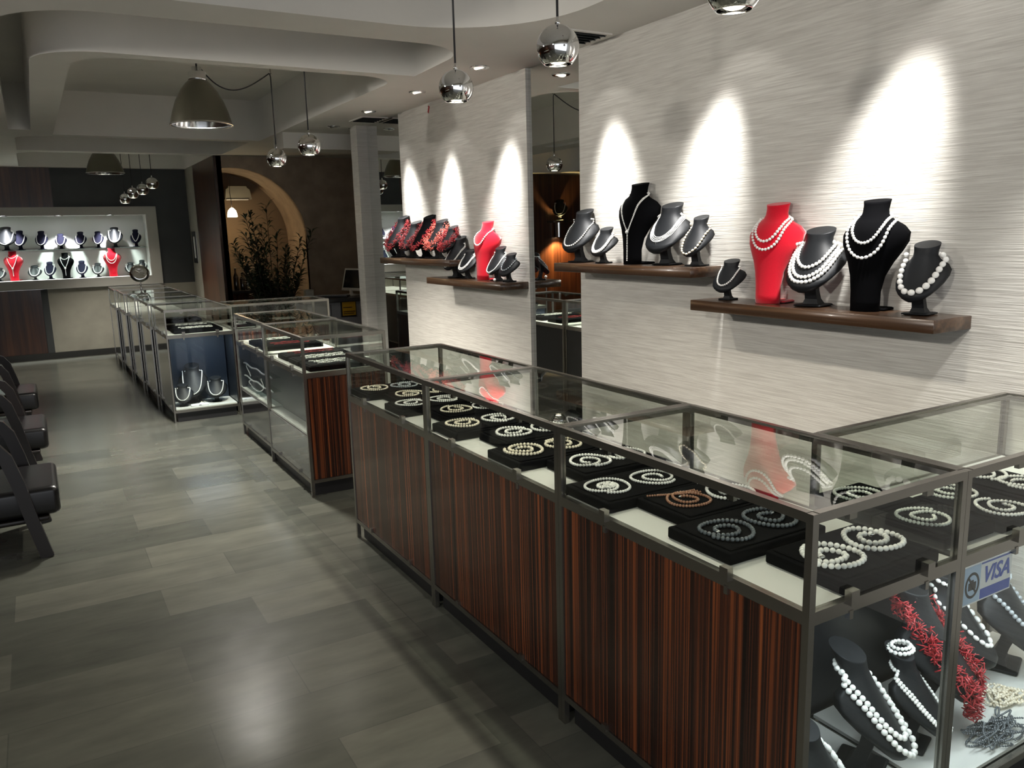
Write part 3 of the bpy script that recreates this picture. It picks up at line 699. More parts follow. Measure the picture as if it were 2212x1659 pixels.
b = bust('L', (2.585, 1.30, FZ), .345, math.radians(22), 'leather', 'dark bust at the right edge of the picture inside the case', DBG)
necklace(b, [(.97, .93, 1.0, .0080, 'U', 0, 1), (.86, .50, 1.2, .0080, 'U', 0, 1)], 'silver pearl choker at the right picture edge', 'necklaces in the lit near cases', mt='pearl_grey', sub=2)
# tangled dark strands and white strands on the case floor
def tangle(name, label, x, y, rx, ry, n, mt, r, layers):
    t = thing(name, label, 'necklace', (x, y, FZ))
    for q in range(layers):
        ph = [random.uniform(0, 6.28) for _ in range(6)]; pts = []
        for i in range(161):
            u = i / 160 * 2 * PI
            pts.append((rx * (.55 * math.sin(2 * u + ph[0]) + .32 * math.sin(5 * u + ph[1]) + .15 * math.sin(9 * u + ph[2])), ry * (.55 * math.sin(3 * u + ph[3]) + .32 * math.sin(4 * u + ph[4]) + .15 * math.sin(7 * u + ph[5])), r + r * 1.6 * q + r * .6 * (1 + math.sin(6 * u + ph[2]))))
        beads('s', pts, r, mt, 1).build('bead_strand', M[mt], t)
tangle('bead_rope', 'tangled heap of dark grey bead ropes on the right case floor', 2.19, 1.115, .12, .055, 4, 'pearl_dark', .0034, 5)
tangle('bead_rope', 'pale pink pearl ropes piled beside the coral necklace', 2.38, 1.20, .07, .05, 3, 'pearl_gold', .0048, 3)
t = thing('bead_rope', 'dark beaded rope laid flat beside the corner post on the bay floor', 'necklace', (1.80, 1.105, FZ))
beads('s', [(-.06 + .012 * k, .012 * math.sin(k * .7), .004) for k in range(14)], .004, 'pearl_dark', 1).build('bead_strand', M['pearl_dark'], t)

# sticker on the right hand case: no photo sign and card panel
t = thing('card_sticker', 'blue and white bank card sticker with no-photography sign behind the case glass', 'sticker', (1.962, 1.040, .668))
sb = MB().box(-.105, .105, .0125, .0135, -.052, .052).build('sticker_base', M['sticker_white'], t)
MB().box(-.101, -.033, .0119, .0125, -.048, .048).build('photo_sign_field', M['sticker_pale'], sb)
mb = MB(); rings = []
for k in range(33):
    a = 2 * PI * k / 32
    rings.append([(-.067 + .030 * math.cos(a), .0118, -.002 + .034 * math.sin(a)), (-.067 + .023 * math.cos(a), .0118, -.002 + .027 * math.sin(a)), (-.067 + .023 * math.cos(a), .0114, -.002 + .027 * math.sin(a)), (-.067 + .030 * math.cos(a), .0114, -.002 + .034 * math.sin(a))])
mb.loft(rings, True, False, False, 0, False)
mb.obox((-.067, .0113, -.002), Vector((.6, 0, -.8)), Vector((0, 1, 0)), Vector((.8, 0, .6)), .030, .0003, .003)
mb.box(-.083, -.051, .0114, .0118, -.014, .006); mb.box(-.072, -.062, .0114, .0118, .006, .012)
mb.build('photo_sign', M['sticker_black'], sb)
MB().box(-.030, .101, .0119, .0125, -.048, -.022).build('blue_band', M['sticker_blue'], sb)
MB().box(-.030, .101, .0119, .0125, .044, .048).build('blue_band', M['sticker_blue'], sb)
def text(body, size, name, m, parent, loc, rot, ext=.0004, shear=0., bold=.0):
    cu = bpy.data.curves.new(name, 'FONT'); cu.body = body; cu.size = size; cu.extrude = ext; cu.shear = shear; cu.offset = bold; cu.align_x = 'CENTER'; cu.align_y = 'CENTER'
    o = bpy.data.objects.new('t', cu); COL.objects.link(o); dg = bpy.context.evaluated_depsgraph_get(); dg.update()
    me = bpy.data.meshes.new_from_object(o.evaluated_get(dg)); bpy.data.objects.remove(o); me.materials.clear(); me.materials.append(m)
    r = bpy.data.objects.new(name, me); COL.objects.link(r); r.parent = parent; r.location = loc; r.rotation_euler = rot; return r
text('VISA', .060, 'lettering', M['sticker_blue'], sb, (.035, .0115, .011), (PI / 2, 0, 0), .0003, .28, .0012)

# busts of the lit blue bay in the far run
g = 'busts in the lit blue bay'
for (x, y, h, dz, w, lab) in ((1.09, 7.60, .33, 0, .95, 'tall centre'), (.985, 7.49, .185, 0, 1.2, 'low left'), (1.27, 7.52, .215, 0, 1.15, 'low right')):
    b = bust('L', (x, y, FZ), h, math.radians(-14), 'leather', '%s bust in the lit blue bay of the far run' % lab, g, w)
    necklace(b, [(.85, .30 if h > .3 else .42, 1.3, .0058, 'U', 0, 1)], 'white pearl strand on the %s bust of the lit blue bay' % lab, 'necklaces in the lit blue bay')
t = thing('watch_case', 'white flat case lying at the front of the lit blue bay', 'box', (1.11, 7.44, FZ)); MB().bbox(-.075, .075, -.022, .022, 0, .018, .006, 2).build('case_body', M['sticker_white'], t); MB().box(-.01, .01, -.0235, -.0215, .006, .012).build('latch', M['silver'], t)
t = thing('pearl_brooch', 'round white brooch standing in the middle of the lit blue bay', 'brooch', (1.135, 7.50, FZ)); MB().lathe([(.0, 0), (.020, .002), (.022, .008), (.014, .016), (.0, .018)], n=16).build('brooch_shell', M['pearl'], t); MB().ball((0, 0, .02), .006, 1).build('pearl', M['pearl_gold'], t)
# small glass shelves of the rear middle case; wavy reflections modelled as white tubes
for i, (y, z) in enumerate(((6.05, .58), (6.12, .48))):
    t = thing('glass_shelf', '%s small glass shelf inside the rear middle case' % ('upper', 'lower')[i], 'shelf', (1.49, 6.13, z), group='glass shelves in the rear middle case')
    MB().box(-.15, -.085, -.44, .44, 0, .006).build('pane', M['glass_shelf'], t); MB().tube([(-.151, -.44 + .02 * k, .003 + .006 * math.sin(k * .35)) for k in range(45)], .006, 6).build('painted_reflection', M['sticker_white'], t)

# ------------------------------------------------------------------ far niche
nz0, nz1 = 1.0755, 1.478
MB_ = MB(); MB_.box(-1.095, 1.415, YF + .06, YF + .34, nz1 - .010, nz1)
t = thing('niche_shelf', 'long glass shelf across the lit far niche', 'shelf', (0, 0, 0)); MB_.build('pane', M['glass_shelf'], t)
MB().box(-1.095, 1.415, YF + .34, YF + .358, nz1 - .014, nz1 + .004).build('support_rail', M['steel'], t)
NG, NN = 'busts in the lit far niche', 'necklaces in the lit far niche'
NY = YF + .19
up = [(-.62, .24, 'L', 1.), (-.305, .30, 'L', 1.1), (-.146, .25, 'L', .85), (.106, .24, 'L', .85), (.336, .20, 'L', .95), (.58, .22, 'L', .9), (.797, .22, 'L', .85), (1.012, .27, 'L', 1.), (1.283, .235, 'L', .8)]
for i, (x, h, k, sx) in enumerate(up):
    w = ('%s from the right on the far niche upper shelf' % ORD[8 - i])
    b = bust(k, (x, NY, nz1 + .0005), h, math.radians(-10), 'niche_velvet' if i not in (1, 7) else 'leather', 'dark necklace bust, ' + w, NG, sx, 0)
    necklace(b, [(.86, .28 if i not in (8,) else .40, 1.35, .0068 if i != 7 else .0085, 'U' if i != 8 else 'V', .1, 1)], 'white pearl strand on the upper niche bust, %s from the right' % ORD[8 - i], NN)
lo = [(-.80, .19, 'L', 1.1, 'leather'), (-.431, .17, 'L', 1.2, 'leather'), (-.259, .395, 'T', 1., 'velvet_red'), (-.021, .185, 'L', 1.2, 'leather'), (.162, .225, 'L', .85, 'leather'), (.358, .345, 'T', 1., 'velvet_black'), (.552, .225, 'L', .85, 'leather'), (.75, .185, 'L', 1.1, 'leather'), (.944, .395, 'T', 1., 'velvet_red'), (1.174, .18, 'L', 1.15, 'leather'), (1.325, .205, 'L', .9, 'leather')]
for i, (x, h, k, sx, mt) in enumerate(lo):
    n_ = ORD[10 - i]
    w = '%s from the right on the niche floor' % n_
    what = {'velvet_red': 'red velvet', 'velvet_black': 'tall black velvet', 'leather': 'charcoal'}[mt]
    b = bust(k, (x, NY - .02, nz0), h, math.radians(-10), 'niche_velvet' if mt == 'leather' and i in (4, 6) else mt, '%s bust, %s' % (what, w), NG, sx, 0)
    if i in (2, 5):
        necklace(b, [(.88, .80, 1.05, .005, 'U', 0, 1), (.87, .42, 1.25, .0052, 'V', 0, 1)], 'long knotted pearl necklace on the niche floor bust %s from the right' % n_, NN, pend=(.42, .10, .006))
    elif i == 8: necklace(b, [(.87, .62, 1.2, .0062, 'U', 0, 1), (.86, .48, 1.3, .0062, 'U', 0, 1)], 'double pearl strand on the red niche bust nearest the right end', NN)
    else: necklace(b, [(.86, .36, 1.35, .0072, 'U', .1, 1)], 'white pearl strand on the niche floor bust, %s from the right' % n_, NN)
def lamp_spot(name, loc, target, power, size, blend=.5, col=(1, .96, .88), rad=.02):
    l = bpy.data.lights.new(name, 'SPOT'); l.energy = power; l.spot_size = math.radians(size); l.spot_blend = blend; l.color = col; l.shadow_soft_size = rad
    o = bpy.data.objects.new(name, l); COL.objects.link(o); o.location = loc
    o.rotation_euler = (Vector(target) - Vector(loc)).to_track_quat('-Z', 'Y').to_euler(); return o
def lamp_point(name, loc, power, col=(1, .92, .8), rad=.05):
    l = bpy.data.lights.new(name, 'POINT'); l.energy = power; l.color = col; l.shadow_soft_size = rad
    o = bpy.data.objects.new(name, l); COL.objects.link(o); o.location = loc; return o
def lamp_area(name, loc, target, power, sx, sy, col=(1, .96, .9)):
    l = bpy.data.lights.new(name, 'AREA'); l.shape = 'RECTANGLE'; l.size = sx; l.size_y = sy; l.energy = power; l.color = col
    o = bpy.data.objects.new(name, l); COL.objects.link(o); o.location = loc
    o.rotation_euler = (Vector(target) - Vector(loc)).to_track_quat('-Z', 'Y').to_euler(); return o
nw = ['leftmost', 'second from left', 'third from left', 'rightmost']
for i, x in enumerate((-.85, -.30, .345, .965)):
    t = thing('niche_spotlight', '%s recessed spotlight in the top of the far niche' % nw[i], 'spotlight', (x, YF - .015, 1.924), group='spotlights of the far niche')
    MB().lathe([(.050, -.010), (.054, -.010), (.056, 0), (.030, 0), (.044, -.008), (.050, -.010)], n=20).build('trim_ring', M['chrome'], t)
    MB().lathe([(.0, -.007), (.040, -.006), (.040, -.002), (0, -.001)], n=20).build('bulb', M['glow_cool'], t)
    lamp_spot('niche_lamp', (x, YF + .0, 1.905), (x, YF + .30, 1.0), 34, 76, .5, (.95, .97, 1.), .03)

# ------------------------------------------------------------------ ceiling spots, vents, pendants
def downlight(x, y, label, z=ZC, grp='recessed spotlights along the right wall', on=True, tilt=.3):
    t = thing('recessed_spotlight', label, 'spotlight', (x, y, z - .001), group=grp)
    MB().lathe([(.040, -.006), (.058, -.006), (.064, 0), (.036, 0), (.040, -.006)], n=24).build('trim_ring', M['chrome'], t)
    R = Matrix.Rotation(-tilt, 3, 'Y')
    MB().lathe([(.0, -.012), (.026, -.010), (.034, -.004), (.036, .0)], n=20, mtx=R).build('bulb', M['glow_dim'] if on else M['reflector'], t)
    return t
sp = [(.75, 1.15), (1.72, 2.058), (2.70, 2.972), (3.66, 3.616), (4.63, 4.887), (5.575, 5.705), (6.562, 6.315)]
sl = ['overhead of the camera near the wall', 'second from the camera along the wall', 'third along the wall, above the near shelf', 'above the mirror edge near the vent', 'just right of the second chrome pendant', 'near the curved ceiling edge', 'fourth visible along the tile wall']
for (y, ty), s_ in zip(sp, sl):
    downlight(2.50, y, 'recessed ceiling spotlight ' + s_)
    lamp_spot('wall_spot', (2.50, y, 2.52), (XW - .02, ty, 1.50), 95, 40, 1., (1., .985, .96), .05)
    lamp_spot('wall_spill', (2.50, y, 2.535), (2.58, y, 1.0), 1.1, 100, .3, (1., .97, .93), .01)
downlight(2.526, 7.55, 'recessed ceiling spotlight beside the column, left one', on=False)
downlight(2.76, 7.66, 'recessed ceiling spotlight behind the column top', on=False)
def vent(x, y, label, w=.17, d=.13):
    t = thing('ceiling_vent', label, 'air vent', (x, y, ZC - .001), group='ceiling air vents')
    mb = MB(); mb.box(-w, w, -d, -d + .02, -.008, 0).box(-w, w, d - .02, d, -.008, 0).box(-w, -w + .02, -d + .02, d - .02, -.008, 0).box(w - .02, w, -d + .02, d - .02, -.008, 0); mb.build('frame', M['ceiling'], t)
    MB().box(-w + .02, w - .02, -d + .02, d - .02, -.001, 0).build('duct', M['black'], t)
    for k in range(5):
        yy = -d + .04 + k * (2 * d - .08) / 4
        MB().obox((0, yy, -.006), Vector((1, 0, 0)), Vector((0, .8, .6)), Vector((0, -.6, .8)), w - .02, .012, .001).build('slat', M['slate'], t)
vent(2.60, 3.72, 'ceiling air vent behind the second chrome ball pendant', .13, .13)
vent(2.66, 7.00, 'ceiling air vent in front of the column top', .12, .16)

PEND = 56
def ball_pendant(x, y, z, label, r=.072, zt=ZU, grp='chrome ball pendants', hook=None, on=True):
    t = thing('ball_pendant', label, 'pendant lamp', (x, y, z), group=grp)
    prof = [(r * math.sin(a), r * math.cos(a)) for a in [math.radians(4 + 137 * k / 26) for k in range(27)]]
    e = prof[-1]
    prof += [(e[0] - .002, e[1] + .001)] + [((r - .003) * math.sin(a), (r - .003) * math.cos(a)) for a in [math.radians(139 - 60 * k / 8) for k in range(9)]]
    sh = MB().lathe(prof, n=40).build('shade', M['chrome'], t)
    MB().lathe([(.0, -r * .45), (r * .34, -r * .5), (r * .42, -r * .62), (r * .30, -r * .70), (.0, -r * .73)], n=20).build('bulb', M['glow_bulb'], sh)
    MB().lathe([(.009, r - .002), (.009, r + .010), (.005, r + .016), (.005, r + .024)], n=12, cap=True).build('collar', M['chrome'], t)
    if hook is None:
        MB().tube([(0, 0, r + .02), (0, 0, zt - z)], .0042, 6).build('cable', M['cable'], t)
        MB().lathe([(.045, zt - z - .022), (.045, zt - z - .001)], n=18, cap=True).build('ceiling_rose', M['chrome'], t)
    lamp_spot('pendant_lamp', (x, y, z - r * .62), (x, y, 0), PEND if y < 8 else 12, 116, .6, (1., .92, .80), .03)
    return t
ball_pendant(1.60, 1.60, 2.140, 'chrome ball pendant cut off by the top picture edge')
ball_pendant(1.60, 2.405, 2.154, 'largest fully visible chrome ball pendant, in front of the mirror strip')
ball_pendant(1.60, 3.174, 2.146, 'chrome ball pendant in front of the far tile panel')
ball_pendant(1.60, 5.285, 2.123, 'chrome ball pendant on a straight cable left of the column')
t = ball_pendant(1.60, 6.095, 2.116, 'small chrome ball pendant hanging on the swagged cable', hook=1)
hk = Vector((1.60, 6.095, ZU))
MB().tube([(0, 0, .09), (0, 0, .56), (-.004, 0, .578), (-.010, 0, .585)], .0042, 6).build('cable', M['cable'], t)
MB().tube([(0, 0, ZU - 2.116 - .001), (0, 0, .60), (.004, 0, .585), (-.002, 0, .578), (-.008, 0, .584)], .003, 6).build('hook', M['steel'], t)
for i, (x, y, z) in enumerate(((1.329, 10.85, 2.232), (1.254, 11.2, 2.180), (1.18, 11.6, 2.156), (1.119, 12.0, 2.106))):
    ball_pendant(x, y, z, '%s of four chrome ball pendants clustered before the far niche' % ('rightmost', 'second from the right', 'third from the right', 'leftmost')[i], .073, ZU, 'chrome ball pendants before the niche')
def bell(x, y, z, h, r, label, swag=None):
    t = thing('bell_pendant', label, 'pendant lamp', (x, y, z), group='large metal bell pendants')
    o = [(r, 0), (r * .97, h * .08), (r * .90, h * .22), (r * .78, h * .40), (r * .60, h * .58), (r * .42, h * .70), (r * .30, h * .76)]
    sh = MB().lathe(o, n=40).build('shade', M['dull_metal'], t)
    MB().lathe([(a - .004, b) for a, b in o], n=40).build('reflector', M['reflector'], sh)
    MB().lathe([(r + .003, -.004), (r + .003, .006), (r - .006, .006), (r - .006, -.004), (r + .003, -.004)], n=40).build('rim', M['silver'], sh)
    MB().lathe([(r * .30, h * .755), (r * .30, h * .80), (r * .285, h * .81), (r * .285, h * .90), (r * .22, h * .92), (r * .16, h * .93), (r * .16, h * .99), (.012, h)], n=28, cap=True).build('neck', M['reflector'], t)
    MB().lathe([(0, h * .35), (r * .26, h * .38), (r * .30, h * .48), (r * .2, h * .62), (.03, h * .72)], n=20).build('bulb', M['sticker_white'], sh)
    MB().tube([(0, 0, h), (0, 0, ZU - z)], .006, 8).build('suspension', M['cable'], t)
    MB().lathe([(.06, ZU - z - .03), (.06, ZU - z - .001)], n=20, cap=True).build('ceiling_rose', M['steel'], t)
    lamp_spot('bell_lamp', (x, y, z + .10), (x, y, 0), 180 if y < 8 else 95, 120 if y < 8 else 92, .6, (1., .96, .88), .12)
    if swag is not None:
        a = Vector((.02, 0, h)); b = Vector(swag) - Vector((x, y, z)); pts = []
        for k in range(25):
            u = k / 24; p = a.lerp(b, u); p.z -= .52 * u * (1 - u) * (1.35 - .7 * u); pts.append(p)
        MB().tube(pts, .0045, 6).build('swag_cable', M['cable'], t)
    return t
bell(1.085, 6.0, 2.318, .375, .200, 'large metal bell pendant with swagged cable', (1.60 - .008, 6.095, 2.70))
bell(.872, 11.35, 2.385, .38, .215, 'distant metal bell pendant half hidden by the ceiling beam')

t = thing('red_tag', 'tiny red tag at the top of the far tile panel under the ceiling', 'tag', (XW - .021, 6.0, 2.50)); MB().obox((0, 0, 0), Vector((1, 0, 0)), Vector((0, .9, .43)), Vector((0, -.43, .9)), .002, .010, .026).build('tag_strip', M['coral'], t); MB().ball((-.003, .002, .024), .004, 1).build('pin', M['steel'], t)
# ------------------------------------------------------------------ rear room furniture
# alcove pendant with canopy
t = thing('alcove_pendant', 'glowing bell shaped glass pendant in the arched alcove', 'pendant lamp', (2.262, 11.0, 1.875))
MB().lathe([(.062, -.045), (.060, -.01), (.048, .035), (.024, .062), (.012, .07)], n=24).build('glass_shade', M['glow_warm'], t)
MB().tube([(0, 0, .068), (.0, 0, .16), (-.01, 0, .26), (0, 0, .43)], .004, 6).build('cable', M['cable'], t)
lamp_point('alcove_lamp', (2.262, 11.0, 1.79), 1.6, (1., .66, .34), .06)
t = thing('fan_canopy', 'pale fan shaped canopy hanging above the glowing alcove pendant', 'lamp canopy', (2.40, 11.28, 2.06))
rings = []
for u in range(9):
    q = u / 8; w = .17 * (1 - .15 * q) * (1 if q < .85 else .8); rings.append([(-w, -.09 + .02 * q, .17 * q - .02 * 0), (w, -.09 + .02 * q, .17 * q), (w * .9, .09, .17 * q), (-w * .9, .09, .17 * q)])
MB().loft(rings, smooth=False).build('canopy_body', M['plaster_white'], t)
MB().box(-.16, .12, -.105, -.09, -.012, 0).build('bright_rim', M['white_paint'], t)
# shrub
def plant(x, y, label):
    t = thing('potted_shrub', label, 'plant', (x, y, 0))
    MB().lathe([(.13, 0), (.16, .26), (.175, .30), (.16, .30), (.155, .27)], n=24, cap=True).build('planter', M['terracotta'], t)
    rnd = random.Random(3); lf = MB(); tops = []
    for s in range(34):
        a = rnd.uniform(0, 6.28); rr = rnd.uniform(.05, .42); H = rnd.uniform(.95, 1.9) if s else 1.92
        if s == 1: a, rr, H = .1, .50, 1.62
        if s == 2: a, rr, H = PI, .42, 1.5
        p0 = Vector((.05 * math.cos(a), .05 * math.sin(a), .28)); p2 = Vector((rr * math.cos(a), rr * math.sin(a) * .7, H)); p1 = p0.lerp(p2, .5) + Vector((0, 0, .15))
        pts = [p0.lerp(p1, k / 8).lerp(p1.lerp(p2, k / 8), k / 8) for k in range(9)]
        MB().tube(pts, [.008 - .0007 * k for k in range(9)], 5).build('stem', M['bark'], t)
        for k in range(70):
            u = .10 + .90 * k / 69; i = min(7, int(u * 8)); p = pts[i].lerp(pts[i + 1], u * 8 - i)
            b = rnd.uniform(0, 6.28); el = rnd.uniform(.15, .9); d = Vector((math.cos(b) * math.cos(el), math.sin(b) * math.cos(el), math.sin(el)))
            L = rnd.uniform(.10, .17); sd = d.cross(Vector((0, 0, 1))).normalized() * .014; e = p + d * L + Vector((0, 0, -.02)); q = p + d * L * .45 + Vector((0, 0, .012))
            lf.add([p, q + sd, e, q - sd, q + Vector((0, 0, .004))], [(0, 1, 4), (1, 2, 4), (2, 3, 4), (3, 0, 4)], False)
    lf.build('foliage', M['leaf'], t); return t
plant(2.34, 9.45, 'tall dark leafy shrub in a planter before the arched alcove')
# dark cabinet in the alcove foot
t = thing('alcove_cabinet', 'dark low wooden cabinet inside the alcove behind the shrub', 'cabinet', (2.46, 11.2, 0))
MB().box(-.33, .33, -.2, .2, .05, .85).build('body', M['zebrano_dark'], t); MB().box(-.34, .34, -.21, .21, .85, .88).build('top', M['black'], t); MB().box(-.30, .30, -.17, .17, 0, .05).build('plinth', M['black'], t)
for s in (-1, 1):
    d = MB().box(s * .165 - .158, s * .165 + .158, -.212, -.2, .07, .83).build('door', M['zebrano_dark'], t); MB().box(s * .03 - .006, s * .03 + .006, -.224, -.212, .4, .52).build('handle', M['steel'], d)
for i, (dx, h) in enumerate(((-.2, .30), (-.12, .24), (-.05, .27))):
    t = thing('dark_bottle', '%s dark bottle on the alcove cabinet' % ('left', 'middle', 'right')[i], 'bottle', (2.46 + dx, 11.12, .8805), group='bottles in the alcove')
    MB().lathe([(.032, 0), (.034, .02), (.034, h * .6), (.013, h * .78), (.012, h * .95)], n=14, cap=True).build('bottle_body', M['dark_glass'], t); MB().lathe([(.015, h * .95), (.015, h)], n=12, cap=True).build('cap', M['plaster_white'], t)
# desk
t = thing('reception_desk', 'grey rear counter desk beside the column carrying the monitor', 'desk', (2.95, 8.60, 0))
MB().box(-.55, .50, -.20, .22, 0, .86).build('body', M['desk'], t); MB().bbox(-.60, .52, -.24, .26, .86, .90, .006, 2).build('desk_top', M['desk_top'], t)
MB().box(-.30, -.295, -.206, -.20, .05, .84).build('panel_joint', M['black'], t)
t = thing('yellow_sign', 'small yellow framed notice on the front of the grey desk', 'sign', (2.845, 8.392, .785))
fr = MB().box(-.085, .085, 0, .007, -.088, .088).build('sign_frame', M['black'], t); MB().box(-.070, .078, -.0015, 0, -.072, .078).build('sign_face', M['yellow'], fr)
for k, (z0, w) in enumerate(((-.055, .06), (-.035, .066), (.01, .05))): MB().box(-.06, -.06 + 2 * w, -.0022, -.0015, z0, z0 + .009).build('printed_line', M['walnut'], fr)
t = thing('desktop_monitor', 'old beige monitor tilted back on the grey desk', 'monitor', (3.0, 8.72, .9005), math.radians(-70))
R = Matrix.Rotation(math.radians(-16), 3, 'X'); mb = MB(); V = lambda x, y, z: tuple(R @ Vector((x, y, z)))
def rbox(mb, x0, x1, y0, y1, z0, z1):
    vs = [V(x, y, z) for x in (x0, x1) for y in (y0, y1) for z in (z0, z1)]; return mb.add(vs, [(0, 1, 3, 2), (4, 6, 7, 5), (0, 4, 5, 1), (2, 3, 7, 6), (0, 2, 6, 4), (1, 5, 7, 3)])
cs = rbox(MB(), -.165, .165, -.02, .015, .05, .30).build('casing', M['beige_plastic'], t); rbox(MB(), -.142, .142, -.023, -.020, .08, .28).build('screen', M['screen'], cs)
MB().lathe([(.09, 0), (.09, .012), (.02, .02), (.02, .07)], n=20, cap=True).build('stand', M['beige_plastic'], t)
t = thing('computer_keyboard', 'dark keyboard lying before the beige monitor', 'keyboard', (2.74, 8.62, .9005), math.radians(-30)); MB().bbox(-.19, .19, -.07, .07, 0, .02, .005, 2).build('keyboard_body', M['black'], t)
mb = MB()
for r_ in range(4):
    for k in range(12): mb.box(-.175 + k * .029, -.152 + k * .029, -.055 + r_ * .028, -.033 + r_ * .028, .02, .026)
mb.build('keys', M['desk'], t)
t = thing('desk_phone', 'black telephone to the right of the beige monitor', 'telephone', (3.28, 8.62, .9005)); MB().bbox(-.09, .09, -.08, .08, 0, .04, .012, 2).build('phone_base', M['black'], t); MB().bbox(-.085, -.04, -.09, .09, .041, .065, .01, 2).build('handset', M['black'], t)
t = thing('paper_box', 'small pale paper box on the desk left of the monitor', 'box', (2.52, 8.72, .9005)); MB().bbox(-.045, .045, -.04, .04, 0, .08, .004, 2).build('box_body', M['plaster_white'], t); MB().bbox(-.047, .047, -.042, .042, .0805, .092, .004, 2).build('lid', M['plaster_white'], t)
# plaque on the pale strip of side wall
t = thing('wall_plaque', 'narrow silvery plaque on the pale strip beside the wood cladding', 'plaque', (1.998, 12.35, 1.45)); MB().box(-.014, 0, -.16, .16, -.22, .22).build('plate', M['silver'], t); MB().box(-.017, -.014, -.05, .05, -.15, .15).build('emblem', M['white_paint'], t)
# round standing mirror
t = thing('makeup_mirror', 'round chrome table mirror on the far run of cases', 'mirror', (.975, 9.80, HC + .0005), math.radians(-4))
R = Matrix.Rotation(math.radians(78), 3, 'X')
MB().lathe([(.0, .006), (.05, .010), (.092, .018), (.092, .005), (.0, .0)], (0, 0, .232), 36, mtx=R).build('mirror_disc', M['chrome'], t)
MB().lathe([(.092, .020), (.100, .012), (.100, .004), (.092, -.002)], (0, 0, .232), 36, mtx=R).build('rim', M['chrome'], t)
MB().lathe([(.062, 0), (.062, .006), (.02, .014), (.010, .03), (.007, .05), (.011, .062), (.007, .075), (.007, .10), (.011, .11), (.007, .125), (.006, .14)], n=24, cap=True).build('stem', M['chrome'], t)

# ------------------------------------------------------------------ armchairs at the left edge
def armchair(x, y, label):
    t = thing('lounge_chair', label, 'armchair', (x, y, 0), 0, 'black leather lounge chairs at the left edge')
    # faces +x; the front foot ends at x = 0
    MB().bbox(-.60, .055, .045, .60, .205, .350, .028, 4).build('seat_cushion', M['chair_leather'], t)
    MB().loft([[(-.60, yy, .24), (-.47, yy, .36), (-.66, yy, .88), (-.77, yy, .86)] for yy in (.05, .60)], smooth=False).build('back_cushion', M['chair_leather'], t)
    for yy in (.0, .605):
        def beam(pts, wd, nm):
            rings = []
            for k, (px_, pz) in enumerate(pts):
                a = Vector(pts[max(k - 1, 0)]); b = Vector(pts[min(k + 1, len(pts) - 1)]); d = (b - a).normalized(); nx, nz = -d.y, d.x
                rings.append([(px_ + nx * wd / 2, yy, pz + nz * wd / 2), (px_ + nx * wd / 2, yy + .04, pz + nz * wd / 2), (px_ - nx * wd / 2, yy + .04, pz - nz * wd / 2), (px_ - nx * wd / 2, yy, pz - nz * wd / 2)])
            return MB().loft(rings, smooth=False).build(nm, M['chair_wood'], t)
        beam([(-.030, .0), (-.075, .20), (-.115, .40), (-.150, .53), (-.185, .58), (-.24, .602), (-.42, .612), (-.70, .620)], .058, 'arm_and_front_leg')
        beam([(-.76, .0), (-.66, .30), (-.60, .60)], .05, 'rear_leg')
    MB().bbox(-.60, .0, .04, .60, .180, .2045, .006, 2).build('seat_rail', M['chair_wood'], t)
    return t
armchair(-.085, 4.52, 'black leather lounge chair nearest the camera at the left edge')
armchair(-.115, 6.07, 'second black leather lounge chair from the camera at the left edge')
armchair(-.165, 7.62, 'third black leather lounge chair, mostly cut off by the left picture edge')

# ------------------------------------------------------------------ left part of the shop, seen in mirrors and chrome
for i, y in enumerate((11.9, 12.3)):
    pass
t = thing('bracket_shelf', 'glass bracket shelf on the wood wall seen in the mirror', 'shelf', (-2.75, YF - .001, 1.72)); MB().box(-.22, .22, -.24, 0, 0, .008).build('pane', M['glass_shelf'], t); MB().box(-.20, -.18, -.22, 0, -.03, 0).box(.18, .20, -.22, 0, -.03, 0).build('brackets', M['steel'], t)
b = bust('L', (-2.75, YF - .13, 1.7285), .36, math.radians(40), 'leather', 'dark bust on the glass bracket shelf reflected in the mirror', None)
necklace(b, [(.86, .35, 1.3, .007, 'U', .1, 1)], 'white pearl strand reflected in the mirror strip')
t = thing('wall_sconce', 'cylindrical chrome wall light under the bracket shelf', 'wall lamp', (-2.75, YF - .001, 1.56)); MB().lathe([(.055, -.13), (.055, .13)], (0, -.07, 0), 24).build('cylinder', M['chrome'], t); MB().box(-.02, .02, -.03, 0, -.03, .03).build('wall_bracket', M['steel'], t); MB().lathe([(0, -.115), (.05, -.115), (.05, .0), (0, 0)], (0, -.07, 0), 16).build('bulb', M['glow_warm'], t)
lamp_spot('sconce_lamp', (-2.75, YF - .16, 1.40), (-2.75, YF, .8), 60, 110, .6, (1., .55, .22), .03)
lamp_spot('sconce_lamp_up', (-2.75, YF - .20, 1.70), (-2.75, YF, 2.4), 22, 100, .6, (1., .60, .28), .03)
LG = 'display cases along the left wall'
for i in range(3):
    display_case('%s display case along the left wall, seen in mirrors and chrome' % ORD[i], -3.1, -2.57, 2.0 + i * 1.0, 2.99 + i * 1.0, dict(E='zebrano', W='case_black'), 'EW', group=LG, clips='')

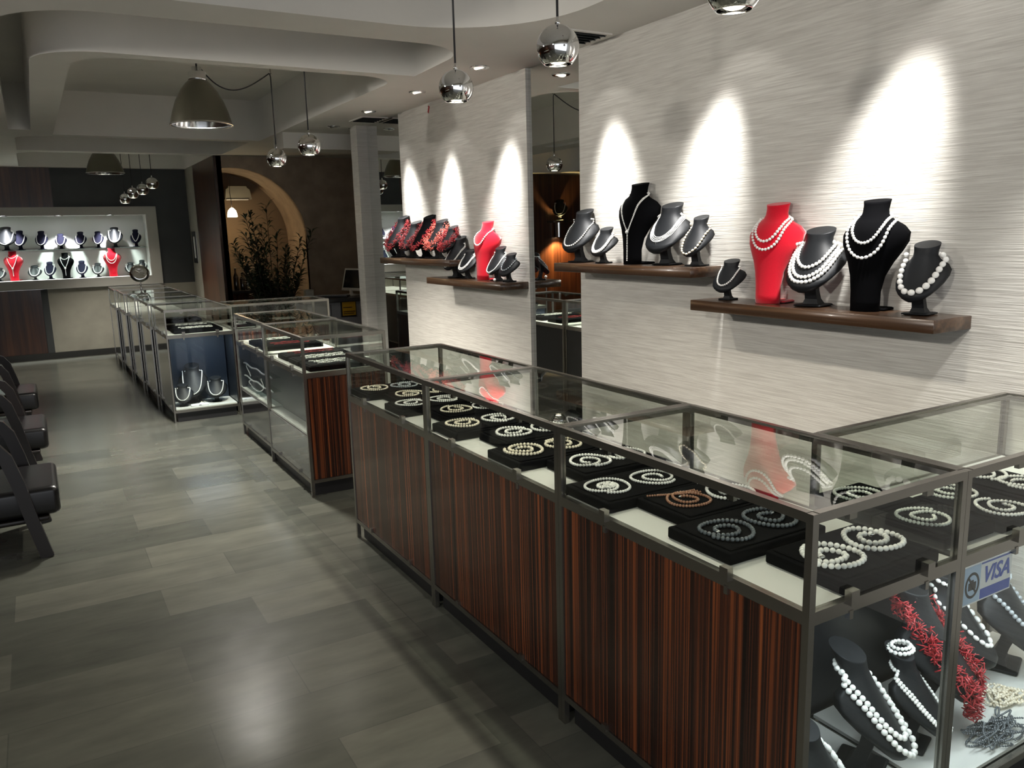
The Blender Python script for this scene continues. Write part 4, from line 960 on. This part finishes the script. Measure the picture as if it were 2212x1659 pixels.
# ------------------------------------------------------------------ lights
# ambient fill added by the world, entering where the shell is left open
w = bpy.data.worlds.new('world'); S.world = w; w.use_nodes = True
bg = w.node_tree.nodes['Background']; bg.inputs[0].default_value = (.92, .95, 1., 1); bg.inputs[1].default_value = .55
# case lamps
lamp_area('case_lamp', (1.555, 1.10, HD - .05), (1.60, 1.22, 0), .9, .42, .02, (.82, .92, 1.))
lamp_area('case_lamp', (2.30, 1.10, HD - .05), (2.30, 1.22, 0), 1.7, .8, .02, (.82, .92, 1.))
lamp_area('case_lamp', (1.165, 7.42, HD - .05), (1.165, 7.55, 0), 1.0, .42, .02, (.62, .78, 1.))
lamp_area('case_lamp', (1.40, 5.17, HD - .05), (1.40, 5.17, 0), .10, .02, .8, (.75, .80, 1.))
lamp_area('case_lamp', (1.40, 6.13, HD - .05), (1.40, 6.13, 0), .3, .02, .8, (.75, .84, 1.))
# unseen spots at left: wall washers, plus straight downlights added as fill
LW = ['nearest', 'second', 'third', 'fourth', 'farthest']
for i, (x, y, e, tg, ang) in enumerate(((-1.9, .20, 120, (XW, 1.9, 1.25), 70), (-1.9, 4.04, 118, (XW, 3.9, 1.30), 74), (-3.0, 3.0, 45, None, 120), (-3.0, 6.5, 105, (XW, 6.0, 1.4), 60), (-3.0, 10., 12, None, 120))):
    downlight(x, y, 'unseen ceiling spotlight over the left side of the shop, %s from the entrance' % LW[i], ZC, 'spotlights over the left side', True, 0 if tg is None else .5)
    lamp_spot('wall_washer' if tg else 'added_fill_spot', (x, y, ZC - .04), tg or (x, y, 0), e, ang, 1., (1., .955, .88), .10)

S.view_settings.view_transform = 'Standard'; S.view_settings.look = 'None'; S.view_settings.gamma = 1.; S.view_settings.use_curve_mapping = False
S.view_settings.exposure = 1.3
S.cycles.transparent_max_bounces = 24; S.cycles.max_bounces = 8; S.cycles.glossy_bounces = 5; S.cycles.diffuse_bounces = 4
S.cycles.sample_clamp_indirect = 4.; S.cycles.caustics_reflective = False; S.cycles.caustics_refractive = False
